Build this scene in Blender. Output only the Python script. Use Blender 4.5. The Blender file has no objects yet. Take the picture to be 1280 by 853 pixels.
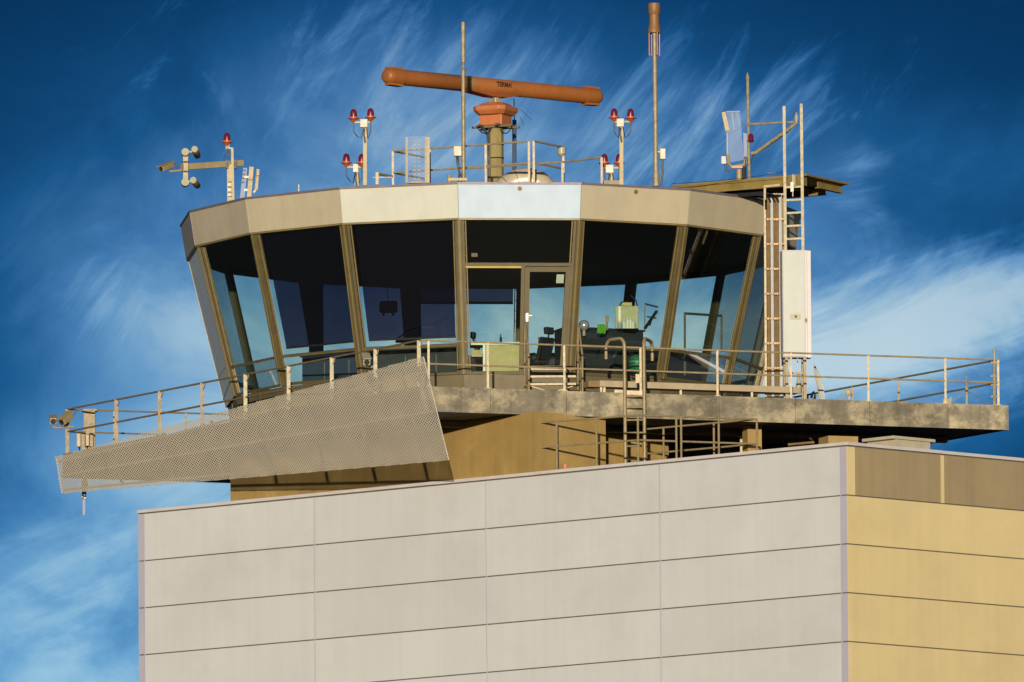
import bpy, math, random
from mathutils import Vector, Matrix
random.seed(7)
C = bpy.context.scene.collection
V = Vector
R_ = math.radians

# ------------------------------------------------------------------ camera geometry (a 560 mm lens 370 m away)
FPX = 20000.0            # focal length in photo pixels (photo 1280 x 853)
PITCH = math.atan(0.1100)
ROLL = 0.0076
DIST = 370.0
CAM_Z = 1.7
c0 = V((0.50, 0.0, CAM_Z + DIST * math.sin(PITCH)))
F_ = V((0, math.cos(PITCH), math.sin(PITCH)))
r0, u0 = V((1, 0, 0)), V((0, -math.sin(PITCH), math.cos(PITCH)))
RT = r0 * math.cos(ROLL) - u0 * math.sin(ROLL)
UP = u0 * math.cos(ROLL) + r0 * math.sin(ROLL)
CAM = c0 - F_ * DIST

def ray(px, py): return F_ * FPX + RT * (px - 640.0) + UP * (426.5 - py)
def P(px, py, Y):
    d = ray(px, py); return CAM + d * ((Y - CAM.y) / d.y)
def PZ(px, py, z):
    d = ray(px, py); return CAM + d * ((z - CAM.z) / d.z)
def PP(px, py, p0, n):
    d = ray(px, py); return CAM + d * ((p0 - CAM).dot(n) / d.dot(n))
def PROJ(p):
    d = V(p) - CAM; w = d.dot(F_)
    return 640 + FPX * d.dot(RT) / w, 426.5 - FPX * d.dot(UP) / w
def atpx(A, B, px):
    lo, hi = -1.0, 2.0
    sgn = 1 if PROJ(B)[0] > PROJ(A)[0] else -1
    for _ in range(50):
        m = (lo + hi) / 2
        if (PROJ(A.lerp(B, m))[0] - px) * sgn > 0: hi = m
        else: lo = m
    return A.lerp(B, lo)
PX = 1 / 54.05           # metres per photo pixel at the tower

# ------------------------------------------------------------------ materials
def lin(c): return tuple(((x / 255) / 12.92 if x / 255 <= .04045 else ((x / 255 + .055) / 1.055) ** 2.4) for x in c)
MATS = {}
def mat(name, rgb, rough=.5, metal=0.0, var=.12, scale=3.0, streak=0, fine=.0, bump=0.0, stain=None, stain_amt=.5,
        stain_scale=1.2, stain_lo=.5, stain_hi=.68, emit=None, spec=.5, stretch=(1, 1, 1), rv=0.0):
    m = bpy.data.materials.new(name); m.use_nodes = True
    nt = m.node_tree; N = nt.nodes; L = nt.links
    b = N['Principled BSDF']
    b.inputs['Roughness'].default_value = rough; b.inputs['Metallic'].default_value = metal
    b.inputs['Specular IOR Level'].default_value = spec
    tc = N.new('ShaderNodeTexCoord')
    def noise(sc, detail=4, st=(1, 1, 1), rg=.6):
        mp = N.new('ShaderNodeMapping'); mp.inputs['Scale'].default_value = st
        L.new(tc.outputs['Object'], mp.inputs['Vector'])
        n = N.new('ShaderNodeTexNoise'); n.inputs['Scale'].default_value = sc
        n.inputs['Detail'].default_value = detail; n.inputs['Roughness'].default_value = rg
        L.new(mp.outputs[0], n.inputs['Vector']); return n.outputs['Fac']
    def ramp(src, a, bb):
        r = N.new('ShaderNodeMapRange'); r.inputs[1].default_value = a; r.inputs[2].default_value = bb
        L.new(src, r.inputs[0]); return r.outputs[0]
    def mix(fac, a, bb):
        x = N.new('ShaderNodeMix'); x.data_type = 'RGBA'
        if hasattr(fac, 'links'): L.new(fac, x.inputs[0])
        else: x.inputs[0].default_value = fac
        for v, i in ((a, 6), (bb, 7)):
            if hasattr(v, 'links'): L.new(v, x.inputs[i])
            else: x.inputs[i].default_value = (*v, 1)
        return x.outputs[2]
    lo = tuple(c * (1 - var) for c in rgb); hi = tuple(min(1, c * (1 + var)) for c in rgb)
    col = mix(ramp(noise(scale, 5, stretch), .3, .7), lo, hi)
    if streak:
        s = ramp(noise(1.0, 5, (5.0, 5.0, .22)), .42, .72)
        mulf = N.new('ShaderNodeMath'); mulf.operation = 'MULTIPLY'; mulf.inputs[1].default_value = streak
        L.new(s, mulf.inputs[0])
        col = mix(mulf.outputs[0], col, tuple(c * .55 for c in rgb))
    if stain is not None:
        s = ramp(noise(stain_scale, 7, (1, 1, 1.2), .68), stain_lo, stain_hi)
        mulf = N.new('ShaderNodeMath'); mulf.operation = 'MULTIPLY'; mulf.inputs[1].default_value = stain_amt
        L.new(s, mulf.inputs[0])
        col = mix(mulf.outputs[0], col, stain)
    if fine:
        s = ramp(noise(90, 2), .3, .7)
        mulf = N.new('ShaderNodeMath'); mulf.operation = 'MULTIPLY'; mulf.inputs[1].default_value = fine
        L.new(s, mulf.inputs[0])
        col = mix(mulf.outputs[0], col, tuple(c * .5 for c in rgb))
    if rv:
        oi = N.new('ShaderNodeObjectInfo'); r = N.new('ShaderNodeMapRange'); r.inputs[3].default_value = 1 - rv; r.inputs[4].default_value = 1 + rv
        L.new(oi.outputs['Random'], r.inputs[0]); hv_ = N.new('ShaderNodeHueSaturation'); L.new(r.outputs[0], hv_.inputs['Value']); L.new(col, hv_.inputs['Color']); col = hv_.outputs[0]
    L.new(col, b.inputs['Base Color'])
    rr = N.new('ShaderNodeMapRange'); rr.inputs[3].default_value = max(.05, rough - .1); rr.inputs[4].default_value = min(1, rough + .12)
    L.new(noise(scale * 2.3, 4), rr.inputs[0]); L.new(rr.outputs[0], b.inputs['Roughness'])
    if bump:
        bp = N.new('ShaderNodeBump'); bp.inputs['Strength'].default_value = bump; bp.inputs['Distance'].default_value = .01
        L.new(noise(scale * 6, 4), bp.inputs['Height']); L.new(bp.outputs[0], b.inputs['Normal'])
    if emit:
        b.inputs['Emission Color'].default_value = (*emit[0], 1); b.inputs['Emission Strength'].default_value = emit[1]
    MATS[name] = m
    return m

def glass(name, tint, ior=1.5, rough=0.0, refl=1.0, base=0.0):
    m = bpy.data.materials.new(name); m.use_nodes = True
    nt = m.node_tree; N = nt.nodes; L = nt.links
    for n in list(N): N.remove(n)
    out = N.new('ShaderNodeOutputMaterial'); t = N.new('ShaderNodeBsdfTransparent'); g = N.new('ShaderNodeBsdfGlossy')
    t.inputs[0].default_value = (*tint, 1); g.inputs['Roughness'].default_value = rough
    f = N.new('ShaderNodeFresnel'); f.inputs[0].default_value = ior
    k = N.new('ShaderNodeMath'); k.operation = 'MULTIPLY_ADD'; k.inputs[1].default_value = refl; k.inputs[2].default_value = base; k.use_clamp = True
    L.new(f.outputs[0], k.inputs[0])
    x = N.new('ShaderNodeMixShader'); L.new(k.outputs[0], x.inputs[0]); L.new(t.outputs[0], x.inputs[1]); L.new(g.outputs[0], x.inputs[2])
    L.new(x.outputs[0], out.inputs[0]); MATS[name] = m
    return m

M = MATS
mat('wall_grey', (.49, .50, .525), .42, 0, .035, .5, streak=.10, fine=.04, stain=(.41, .415, .43), stain_amt=.4, stain_scale=.6, rv=.035)
mat('wall_lilac', (.36, .35, .44), .45, 0, .05, .8, streak=.1)
mat('wall_yellow', (.585, .485, .265), .5, 0, .05, .7, streak=.12, fine=.05, stain=(.47, .38, .20), stain_amt=.3, stain_scale=.5, rv=.025)
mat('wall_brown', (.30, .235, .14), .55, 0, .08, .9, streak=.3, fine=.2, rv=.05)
mat('joint_dark', (.12, .105, .08), .8)
mat('coping', (.52, .49, .50), .4, .1, .08, 2)
mat('roof_felt', (.10, .095, .09), .9, 0, .3, 2)
mat('core_brown', (.33, .225, .08), .5, 0, .14, .9, streak=.3, stain=(.52, .40, .18), stain_amt=.5, stain_scale=.9, stain_lo=.55, stain_hi=.72)
mat('galvanised', (.215, .19, .14), .5, .1, .3, 3, stain=(.56, .48, .31), stain_amt=.72, stain_scale=1.7, stain_lo=.46, stain_hi=.60, fine=.45, streak=.85, stretch=(1, 1, 2.5), rv=.2)
mat('edge_shaded', (.13, .10, .06), .55, .1, .2, 3, streak=.3)  # edge metal painted darker for the shadow behind the perforated screen
mat('soffit', (.09, .085, .085), .8, 0, .15)
mat('deck_steel', (.25, .23, .2), .7)
mat('fascia_metal', (.46, .41, .30), .42, .12, .05, 1.1, streak=.2, rv=.03)
mat('fascia_grey', (.47, .41, .315), .42, .12, .06, 1.1, streak=.2, rv=.03)
mat('fascia_sheen_white', (.54, .555, .50), .36, .1, .04, 1.1, streak=.12)  # fascia metal with the bright sheen mixed into its pale tint
mat('fascia_sheen_blue', (.38, .48, .61), .33, .1, .03, 1.1, streak=.08)  # same metal facing front, cool sky sheen mixed into its tint
mat('roof_edge', (.17, .14, .17), .5, .3)
mat('frame_olive', (.098, .08, .038), .45, .1, .15, 3, streak=.2)
mat('frame_gold', (.19, .145, .052), .42, .1, .12, 3)
mat('sill_olive', (.108, .088, .044), .55, .05, .1, 2, streak=.2)
mat('interior_dark', (.016, .015, .021), .8)
mat('interior_floor', (.05, .048, .045), .8)
mat('console_dark', (.02, .021, .022), .5)
mat('console_blue', (.05, .07, .12), .5)
mat('blind_film', (.02, .02, .03), .6)
mat('rail_steel', (.26, .205, .115), .45, .1, .22, 6, fine=.2, stain=(.16, .11, .06), stain_amt=.5, stain_scale=4)
mat('rail_dark', (.15, .115, .062), .5, .1, .2, 6)
mat('screen_metal', (.56, .51, .42), .5, .0, .06, 1, stain=(.45, .41, .34), stain_amt=.5, stain_scale=.8)
mat('radar_orange', (.29, .098, .022), .48, 0, .1, 1.5, streak=.25, stain=(.22, .085, .03), stain_amt=.4)
mat('radar_unit', (.42, .135, .048), .48, 0, .08, 2, streak=.2)
mat('radome_tan', (.20, .10, .035), .5, 0, .06, 2)
mat('column_olive', (.26, .21, .085), .5, .1, .2, 3, streak=.3)
mat('mast_cream', (.32, .255, .13), .5, .05, .15, 5, fine=.2, streak=.2)
mat('mast_galv', (.26, .225, .145), .5, .1, .3, 9)
mat('white_paint', (.34, .32, .24), .4, 0, .05, 2, streak=.15)
mat('cabinet_white', (.40, .43, .42), .35, 0, .05, 2, streak=.2)
mat('cabinet_side', (.50, .48, .52), .4, 0, .05, 2)
mat('duct_white', (.46, .40, .29), .33, .1, .1, 3, stain=(.25, .19, .1), stain_amt=.3)
mat('cable_black', (.015, .015, .018), .5)
mat('pipe_brown', (.19, .12, .045), .5, .2, .2, 5)
mat('pipe_white', (.42, .45, .50), .4)
mat('backing_mustard', (.36, .27, .09), .5, 0, .1, 2, streak=.2)
mat('gantry_gold', (.25, .185, .055), .5, .2, .15, 3, stain=(.1, .07, .03), stain_amt=.5)
mat('red_dome', (.13, .002, .011), .24, 0, .02, spec=1.0)
mat('red_base', (.42, .085, .03), .45)
mat('bracket_orange', (.62, .2, .09), .5)

mat('copper', (.20, .125, .05), .45, .2)
mat('cabinet_olive', (.35, .31, .12), .5)
mat('desk_olive', (.42, .31, .075), .5)
mat('desk_edge', (.62, .58, .45), .4)
mat('cloth_green', (.10, .36, .03), .9)
mat('ball_silver', (.6, .58, .6), .25, .55)
mat('brush_brown', (.36, .17, .05), .6)
mat('globe_green', (.015, .16, .06), .35, 0, .6, 4, stain=(.01, .08, .12), stain_amt=.8, stain_scale=3)
mat('chair_black', (.012, .012, .014), .6)
mat('marker_red', (.35, .035, .02), .5)
mat('sky_sheen_pale', (.78, .82, .78), .3, 0, .03, 2)  # sky reflection of glass seen edge-on, put into a pale colour
mat('text_black', (.045, .018, .008), .6)
mat('lamp_glass', (.30, .33, .25), .6, 0, spec=.2)
mat('check_black', (.02, .02, .02), .5)
mat('bench_wood', (.34, .28, .19), .6, 0, .12, 4)
mat('bench_end', (.20, .13, .06), .6, 0, .12, 4)
mat('hatch_grey', (.40, .36, .27), .55)
mat('ground', (.045, .055, .028), .95, 0, .5, .05, stain=(.09, .08, .06), stain_amt=.8, stain_scale=.012)
glass('window_glass', (.80, .92, .895), 1.5, 0, .45, .13)
glass('clear_sheet', (.86, .90, .94), 1.45, .08)

def film(name, rgb, alpha, tint=(.28, .27, .36)):
    m = bpy.data.materials.new(name); m.use_nodes = True
    nt = m.node_tree; N = nt.nodes; L = nt.links
    b = N['Principled BSDF']; b.inputs['Base Color'].default_value = (*rgb, 1); b.inputs['Roughness'].default_value = .6; b.inputs['Specular IOR Level'].default_value = .05
    out = N['Material Output']; t = N.new('ShaderNodeBsdfTransparent'); t.inputs[0].default_value = (*tint, 1)
    x = N.new('ShaderNodeMixShader'); x.inputs[0].default_value = alpha
    L.new(t.outputs[0], x.inputs[1]); L.new(b.outputs[0], x.inputs[2]); L.new(x.outputs[0], out.inputs[0]); MATS[name] = m
film('sun_film', (.005, .003, .012), .5, (.17, .145, .25))
film('clear_plastic', (.46, .52, .62), .40, (.95, .96, 1))
film('radome_clear', (.50, .56, .66), .15, (.96, .98, 1))

# ------------------------------------------------------------------ mesh builder
class MB:
    def __init__(s): s.v = []; s.f = []; s.smooth = []
    def add(s, vs, fs, smooth=False):
        o = len(s.v); s.v += [V(p) for p in vs]
        for f in fs: s.f.append([i + o for i in f]); s.smooth.append(smooth)
    def hexa(s, a, b):        # two matching rings of 4
        s.add(list(a) + list(b), [(3, 2, 1, 0), (4, 5, 6, 7), (0, 1, 5, 4), (1, 2, 6, 5), (2, 3, 7, 6), (3, 0, 4, 7)])
        return s
    def box(s, c, size, rot=0.0, ax=None):
        c = V(c); x, y, z = (k / 2 for k in size)
        if ax is None: ex, ey, ez = V((math.cos(rot), math.sin(rot), 0)), V((-math.sin(rot), math.cos(rot), 0)), V((0, 0, 1))
        else: ex, ey, ez = ax
        q = [(-1, -1), (1, -1), (1, 1), (-1, 1)]
        return s.hexa([c + ex * (x * i) + ey * (y * j) - ez * z for i, j in q], [c + ex * (x * i) + ey * (y * j) + ez * z for i, j in q])
    def bar(s, p, q, w, h=None, up=V((0, 0, 1))):
        p, q = V(p), V(q); h = h or w; d = (q - p).normalized()
        if abs(d.dot(up)) > .98: up = V((0, 1, 0))
        a = d.cross(up).normalized(); b = a.cross(d).normalized()
        k = [(-1, -1), (1, -1), (1, 1), (-1, 1)]
        return s.hexa([p + a * (w / 2 * i) + b * (h / 2 * j) for i, j in k], [q + a * (w / 2 * i) + b * (h / 2 * j) for i, j in k])
    def tube(s, pts, r, n=8, r2=None):
        pts = [V(p) for p in pts]; rings = []
        L = len(pts); prev = None
        for i, p in enumerate(pts):
            d = ((pts[min(i + 1, L - 1)] - pts[max(i - 1, 0)])).normalized()
            if prev is None:
                up = V((0, 0, 1)) if abs(d.z) < .95 else V((0, 1, 0)); a = d.cross(up).normalized()
            else:
                a = (prev - d * prev.dot(d)).normalized()
            prev = a; b = a.cross(d)
            rr = r if r2 is None else r + (r2 - r) * i / (L - 1)
            rings.append([p + (a * math.cos(t) + b * math.sin(t)) * rr for t in [2 * math.pi * k / n for k in range(n)]])
        vs = [x for rg in rings for x in rg]; fs = []
        for i in range(L - 1):
            for k in range(n): fs.append((i * n + k, i * n + (k + 1) % n, (i + 1) * n + (k + 1) % n, (i + 1) * n + k))
        s.add(vs, fs, True); s.add(rings[0], [tuple(range(n))]); s.add(rings[-1], [tuple(range(n))[::-1]])
        return s
    def lathe(s, base, axis, prof, n=16, smooth=True):   # prof: (distance along axis, radius)
        base, d = V(base), V(axis).normalized()
        up = V((0, 0, 1)) if abs(d.z) < .95 else V((0, 1, 0)); a = d.cross(up).normalized(); b = a.cross(d)
        rings = [[base + d * h + (a * math.cos(t) + b * math.sin(t)) * max(r, 1e-4) for t in [2 * math.pi * k / n for k in range(n)]] for h, r in prof]
        vs = [x for rg in rings for x in rg]; fs = []
        for i in range(len(prof) - 1):
            for k in range(n): fs.append((i * n + k, i * n + (k + 1) % n, (i + 1) * n + (k + 1) % n, (i + 1) * n + k))
        s.add(vs, fs, smooth); s.add(rings[0], [tuple(range(n))]); s.add(rings[-1], [tuple(range(n))[::-1]])
        return s
    def prism(s, poly, vec):
        n = len(poly); a = [V(p) for p in poly]; b = [p + V(vec) for p in a]
        s.add(a + b, [tuple(range(n))[::-1], tuple(range(n, 2 * n))] + [(i, (i + 1) % n, (i + 1) % n + n, i + n) for i in range(n)])
        return s
    def quadslab(s, q, n, t):  # q four corners, thickness t behind along -n
        return s.hexa([V(p) - n * t for p in q], [V(p) for p in q])
    def build(s, name, material, parent=None, bevel=0.0):
        off = V((0, 0, 0)); k = parent
        while k is not None: off += k.location; k = k.parent
        base = V((0, 0, 0))
        me = bpy.data.meshes.new(name)
        if parent is None:
            lo = V((min(p.x for p in s.v), min(p.y for p in s.v), min(p.z for p in s.v))); hi = V((max(p.x for p in s.v), max(p.y for p in s.v), lo.z))
            base = (lo + hi) / 2
        me.from_pydata([tuple(p - off - base) for p in s.v], [], s.f); me.update()
        for p, sm in zip(me.polygons, s.smooth): p.use_smooth = sm
        import bmesh
        bm = bmesh.new(); bm.from_mesh(me); bmesh.ops.remove_doubles(bm, verts=bm.verts, dist=1e-5) if any(s.smooth) else None
        bmesh.ops.recalc_face_normals(bm, faces=bm.faces); bm.to_mesh(me); bm.free()
        me.materials.append(M[material] if isinstance(material, str) else material)
        if any(s.smooth):
            try: me.set_sharp_from_angle(angle=R_(40))
            except Exception: pass
        o = bpy.data.objects.new(name, me); C.objects.link(o); o.location = base
        if parent is not None: o.parent = parent
        if bevel:
            bv = o.modifiers.new('bevel', 'BEVEL'); bv.width = bevel; bv.segments = 2; bv.limit_method = 'ANGLE'
        return o

def thing(name, label, cat, loc, group=None):
    o = bpy.data.objects.new(name, None); C.objects.link(o); o.location = V(loc); o.empty_display_size = .3
    o['label'] = label; o['category'] = cat
    if group: o['group'] = group
    return o
def tag(o, label, cat, group=None):
    o['label'] = label; o['category'] = cat
    if group: o['group'] = group
    return o
def arc(c, a, b, r, t0, t1, n=8):
    return [V(c) + V(a) * (r * math.cos(t0 + (t1 - t0) * i / n)) + V(b) * (r * math.sin(t0 + (t1 - t0) * i / n)) for i in range(n + 1)]
def sag(p, q, d, n=8):
    p, q = V(p), V(q)
    return [p.lerp(q, i / n) - V((0, 0, 1)) * (4 * d * (i / n) * (1 - i / n)) for i in range(n + 1)]

# ------------------------------------------------------------------ key heights and corners
CABX = P(613, 276, 0).x
Z_ROOF = P(613, 276.5, 0).z
Z_FB = P(613, 317, 0).z
Z_GB = P(613, 503.5, 0).z
RT_, RF_, RG_ = 7.22, 7.10, 6.17
CC = V((CABX, 0, 0))
A = P(524, 482.8, -10.0); ZP = A.z                  # platform top, near corner
B = PZ(1260.7, 507, ZP); D = PZ(78, 567.8, ZP); Cc = B + D - A
FH = .565
Fb = P(669, 590.3, -A.y * 0 + -9.65); ZB = Fb.z      # parapet of the base
E = PZ(1058, 552.5, ZB); G = PZ(172, 638, ZB)
E2 = PZ(1280, 573, ZB)
print('KEY', 'A', A, 'B', B, 'D', D, 'C', Cc, 'E', E, 'G', G, 'E2', E2, 'ZROOF', Z_ROOF, Z_FB, Z_GB, ZP, ZB, PROJ(Cc))
ang = lambda p, q: math.degrees(math.atan2(q.y - p.y, q.x - p.x))
print('ANG AB', ang(A, B), 'AD', ang(A, D), 'GE', ang(G, E), 'EE2', ang(E, E2))
Z1 = V((0, 0, 1))

# ------------------------------------------------------------------ ground
g = MB(); g.add([(-3000, -3000, 0), (3000, -3000, 0), (3000, 3000, 0), (-3000, 3000, 0)], [(0, 1, 2, 3)])
go = g.build('ground', 'ground'); go['kind'] = 'structure'

# ------------------------------------------------------------------ base building
base = thing('base_building', 'large windowless block clad in pale grey and yellow panels under the control room', 'building', (E.x - 5, E.y + 12, 0))
eL = (G - E).normalized(); eR = (E2 - E).normalized()
nL = V((eL.y, -eL.x, 0)); nL = nL if nL.y < 0 else -nL
nR = V((eR.y, -eR.x, 0)); nR = nR if nR.y < 0 else -nR
LL = (G - E).length; LR = 21.0
K = E + eR * LR; W4 = G + eR * LR
def rowz(py): return P(1058, py, E.y).z
rows = [rowz(y) for y in (557.5, 619, 680, 741, 802, 863)]
jpx = [392.5, 606.8, 824]
def down(p, z): return V((p.x, p.y, z))
colsL = [E, E + eL * .19] + [atpx(E, G, x) for x in jpx[::-1]] + [G - eL * .2, G]
colsL = [((p - E).dot(eL)) for p in colsL]
gapz, gapx = .014, .014
def panel(o, e, n, a, b, z0, z1, m, name='wall_panel', t=.03, gx=gapx):
    q = [o + e * (a + gx), o + e * (b - gx)]
    mb = MB(); mb.quadslab([down(q[0], z0 + gapz), down(q[1], z0 + gapz), down(q[1], z1 - gapz), down(q[0], z1 - gapz)], n, t)
    return mb.build(name, m, base)
for r in range(5):
    for c in range(len(colsL) - 1):
        m = 'wall_lilac' if c in (0, len(colsL) - 2) else 'wall_grey'
        panel(E, eL, nL, colsL[c], colsL[c + 1], rows[r + 1], rows[r], m)
for c in range(1, len(colsL) - 1):
    mb = MB(); x = colsL[c]; mb.quadslab([down(E + eL * (x - .012) - nL * .004, rows[5]), down(E + eL * (x + .012) - nL * .004, rows[5]), down(E + eL * (x + .012) - nL * .004, rows[0] - .01), down(E + eL * (x - .012) - nL * .004, rows[0] - .01)], nL, .02); mb.build('joint_strip', 'wall_lilac', base)
a1 = (atpx(E, E2, 1069) - E).dot(eR); a2 = (atpx(E, E2, 1176) - E).dot(eR); a3 = (atpx(E, E2, 1180.5) - E).dot(eR)
panel(E, eR, nR, 0, a1, rows[1], rows[0], 'wall_yellow')
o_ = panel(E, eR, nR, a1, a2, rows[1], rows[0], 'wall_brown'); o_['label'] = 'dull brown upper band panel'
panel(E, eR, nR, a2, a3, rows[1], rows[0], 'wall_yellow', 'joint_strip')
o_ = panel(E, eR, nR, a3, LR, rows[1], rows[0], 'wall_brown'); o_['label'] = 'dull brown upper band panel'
for r in range(1, 5):
    panel(E, eR, nR, 0, .17, rows[r + 1], rows[r], 'wall_yellow')
    panel(E, eR, nR, .17, LR, rows[r + 1], rows[r], 'wall_yellow')
ins = [p + d for p, d in ((E, (eL + eR) * .03), (K, -eR * .03 + eL * .03), (W4, -eR * .03 - eL * .03), (G, -eL * .03 + eR * .03))]
mb = MB(); mb.prism([down(p, 0) for p in ins], (0, 0, ZB - .42)); mb.build('core_wall', 'joint_dark', base)
mb = MB()
for (p, q) in ((0, 1), (1, 2), (2, 3), (3, 0)):
    ce = (ins[0] + ins[2]) / 2
    i0, i1 = ins[p], ins[q]
    j0, j1 = i0 + (ce - i0) * .02, i1 + (ce - i1) * .02
    mb.prism([down(i0, ZB - .42), down(i1, ZB - .42), down(j1, ZB - .42), down(j0, ZB - .42)], (0, 0, .37))
mb.build('parapet', 'joint_dark', base)
mb = MB(); mb.prism([down(p + (ce - p) * .03, ZB - .414) for p in ins], (0, 0, .03)); mb.build('roof', 'roof_felt', base)
# lower walls to the ground as two plain sheets of cladding
for e, n, L_, m in ((eL, nL, LL, 'wall_grey'), (eR, nR, LR, 'wall_yellow')):
    mb = MB()
    z = rows[5]; dz = rows[4] - rows[5]
    while z > .3:
        z0 = max(0, z - dz)
        mb.quadslab([down(E + e * gapx, z0 + gapz), down(E + e * (L_), z0 + gapz), down(E + e * (L_), z - gapz), down(E + e * gapx, z - gapz)], n, .03)
        z = z0
    mb.build('lower_cladding', m, base)
# coping in lengths
mb = MB()
def cop(p, q, n, zt, h=.07, w=.34, proud=.03):
    return [down(p + n * proud, zt), down(q + n * proud, zt), down(q - n * w, zt), down(p - n * w, zt)], h
for p, q, n in ((E, G, nL), (E, K, nR), (K, W4, -nL), (G, W4, -nR)):
    L_ = (q - p).length; k = max(1, int(L_ / 3)); d = (q - p) / k
    for i in range(k):
        f, h = cop(p + d * i + d.normalized() * .004, p + d * (i + 1) - d.normalized() * .004, n, ZB - .07 + random.uniform(-.003, .003))
        mb.prism(f, (0, 0, .07))
mb.build('coping', 'coping', base)

# ------------------------------------------------------------------ control tower
tower = thing('control_tower', 'airport control tower with leaning dark windows, metal roof fascia and wide balcony', 'control tower', (CABX, 0, ZB - .4))
eAD = (D - A).normalized(); eAB = (B - A).normalized()
nAD = V((eAD.y, -eAD.x, 0)); nAD = nAD if nAD.x < 0 else -nAD
nAB = V((eAB.y, -eAB.x, 0)); nAB = nAB if nAB.y < 0 else -nAB
# platform
plat = MB(); plat.prism([down(p, ZP - .06) for p in (A - nAD * .03 - nAB * .03, B - nAB * .03 - eAB * .03, Cc, D - nAD * .03 - eAD * .03)], (0, 0, .055)); plat.build('balcony_deck', 'deck_steel', tower)
mb = MB(); mb.prism([down(p, ZP - FH + .03) for p in (A - nAD * .05 - nAB * .05, B - nAB * .05 - eAB * .05, Cc, D - nAD * .05 - eAD * .05)], (0, 0, .06)); mb.build('balcony_soffit', 'soffit', tower)
# soffit ribs
mb = MB()
for t in (.12, .3, .5, .7, .88):
    p, q = A.lerp(D, t) - nAD * .3, B.lerp(Cc, t) + nAD * .0
    mb.bar(down(p + eAB * .3, ZP - FH - .05), down(q - eAB * .4, ZP - FH - .05), .18, .14)
mb.build('soffit_beam', 'soffit', tower)
def edge_panels(p, q, n, pxs, em='galvanised'):
    ps = [p] + [atpx(p, q, x) for x in pxs] + [q]
    for i in range(len(ps) - 1):
        d = (ps[i + 1] - ps[i]).normalized()
        a, b = ps[i] + d * .005, ps[i + 1] - d * .005
        m = MB(); m.quadslab([down(a, ZP - FH), down(b, ZP - FH), down(b, ZP), down(a, ZP)], n, .04)
        # fixing screws along the joints
        for pp in (a + d * .05, b - d * .05):
            for zz in (ZP - .08, ZP - FH + .08):
                m.lathe(down(pp, zz) - n * .002, n, [(0, .014), (.01, .012)], 6)
        m.build('edge_panel', em, tower)
edge_panels(A, B, nAB, [612.8, 708, 803, 899, 994, 1087, 1185])
edge_panels(D, A, nAD, [190, 300, 410], 'edge_shaded')
edge_panels(B, Cc, -nAD, [1200, 1130, 1060])
edge_panels(D, Cc, -nAB, [250, 450, 650])
# core under the platform (brown shaft)
K0 = atpx(P(600, 590, -9.55), P(760, 590, -9.55), 669)
K0 = V((P(669, 585, -9.5).x, -9.5, 0))
eK = V((-math.cos(R_(51)), math.sin(R_(51)), 0))
KL = atpx(K0, K0 + eK * 14, 300)
KR = atpx(K0, K0 + eR * 6, 775)
eKL, eKR = eK, eR
zt, zb = ZP - FH + .03, ZB - .42
def shaft(poly, name, m):
    mb = MB(); mb.prism([down(p, zb) for p in poly], (0, 0, zt - zb)); return mb.build(name, m, tower)
shaft([K0, KR, KR + eKL * ((KL - K0).length), KL], 'shaft', 'core_brown')
# recessed bay right of the shaft, with lit back wall
Q0 = KR + eKL * 1.6
shaft([Q0 + eKR * .02, Q0 + eKR * 3.4, Q0 + eKR * 3.4 + eKL * 3, Q0 + eKR * .02 + eKL * 3], 'shaft_bay', 'core_brown')
mb = MB(); q = P(940, 545, -6.0); mb.box((q.x, q.y, (zb + zt) / 2), (.34, .34, zt - zb), R_(20)); mb.build('pillar', 'core_brown', tower)
# block at the far right, a plinth seen above the parapet
pl = P(1048, 552, -8.4); mb = MB(); mb.box((pl.x, pl.y, (zb + P(1048, 547, -8.4).z) / 2), (.72, .6, P(1048, 547, -8.4).z - zb), R_(20)); tag(mb.build('plinth_block', 'core_brown', None), 'low tan plinth block under the balcony by the roof corner', 'plinth')
# light conduit pipe and small fittings under the balcony
mb = MB(); mb.tube([P(1012, 548, -6.6), P(1018, 553, -6.6), P(985, 556, -6.6)], .03); mb.build('drain_pipe', 'pipe_brown', tower)

# ------------------------------------------------------------------ the glazed room: sixteen facets
PH0 = -5.75
def vert(j, r, z):
    a = R_(PH0 + 22.5 * j); return V((CABX + r * math.sin(a), -r * math.cos(a), z))
Z_SB = ZP + .0          # sill panels run down to the deck
slope = (RT_ - RG_) / (Z_ROOF - Z_GB)
def facet(j):
    T0, T1, B0, B1 = vert(j, RF_ - .07, Z_FB + .05), vert(j + 1, RF_ - .07, Z_FB + .05), vert(j, RG_, Z_GB), vert(j + 1, RG_, Z_GB)
    n = (T1 - T0).cross(B0 - T0).normalized()
    mid = (T0 + B1) / 2 - CC; mid.z = 0
    if n.dot(mid) < 0: n = -n
    def Q(u, d, v, off=0.0):
        l, r = T0.lerp(B0, v), T1.lerp(B1, v); e = (r - l).normalized()
        return l.lerp(r, u) + e * d + n * off
    return Q, n, (T0 - B0).length
def slab(mb, Q, n, a, b, v0, v1, off, t):
    # a, b: (u, d) pairs
    q = [Q(a[0], a[1], v0, off), Q(b[0], b[1], v0, off), Q(b[0], b[1], v1, off), Q(a[0], a[1], v1, off)]
    mb.quadslab(q, n, t)
FW = .062
fas_m = {0: 'fascia_sheen_blue', -1: 'fascia_sheen_white', -3: 'fascia_grey', -4: 'fascia_grey'}
VT = None
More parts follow.
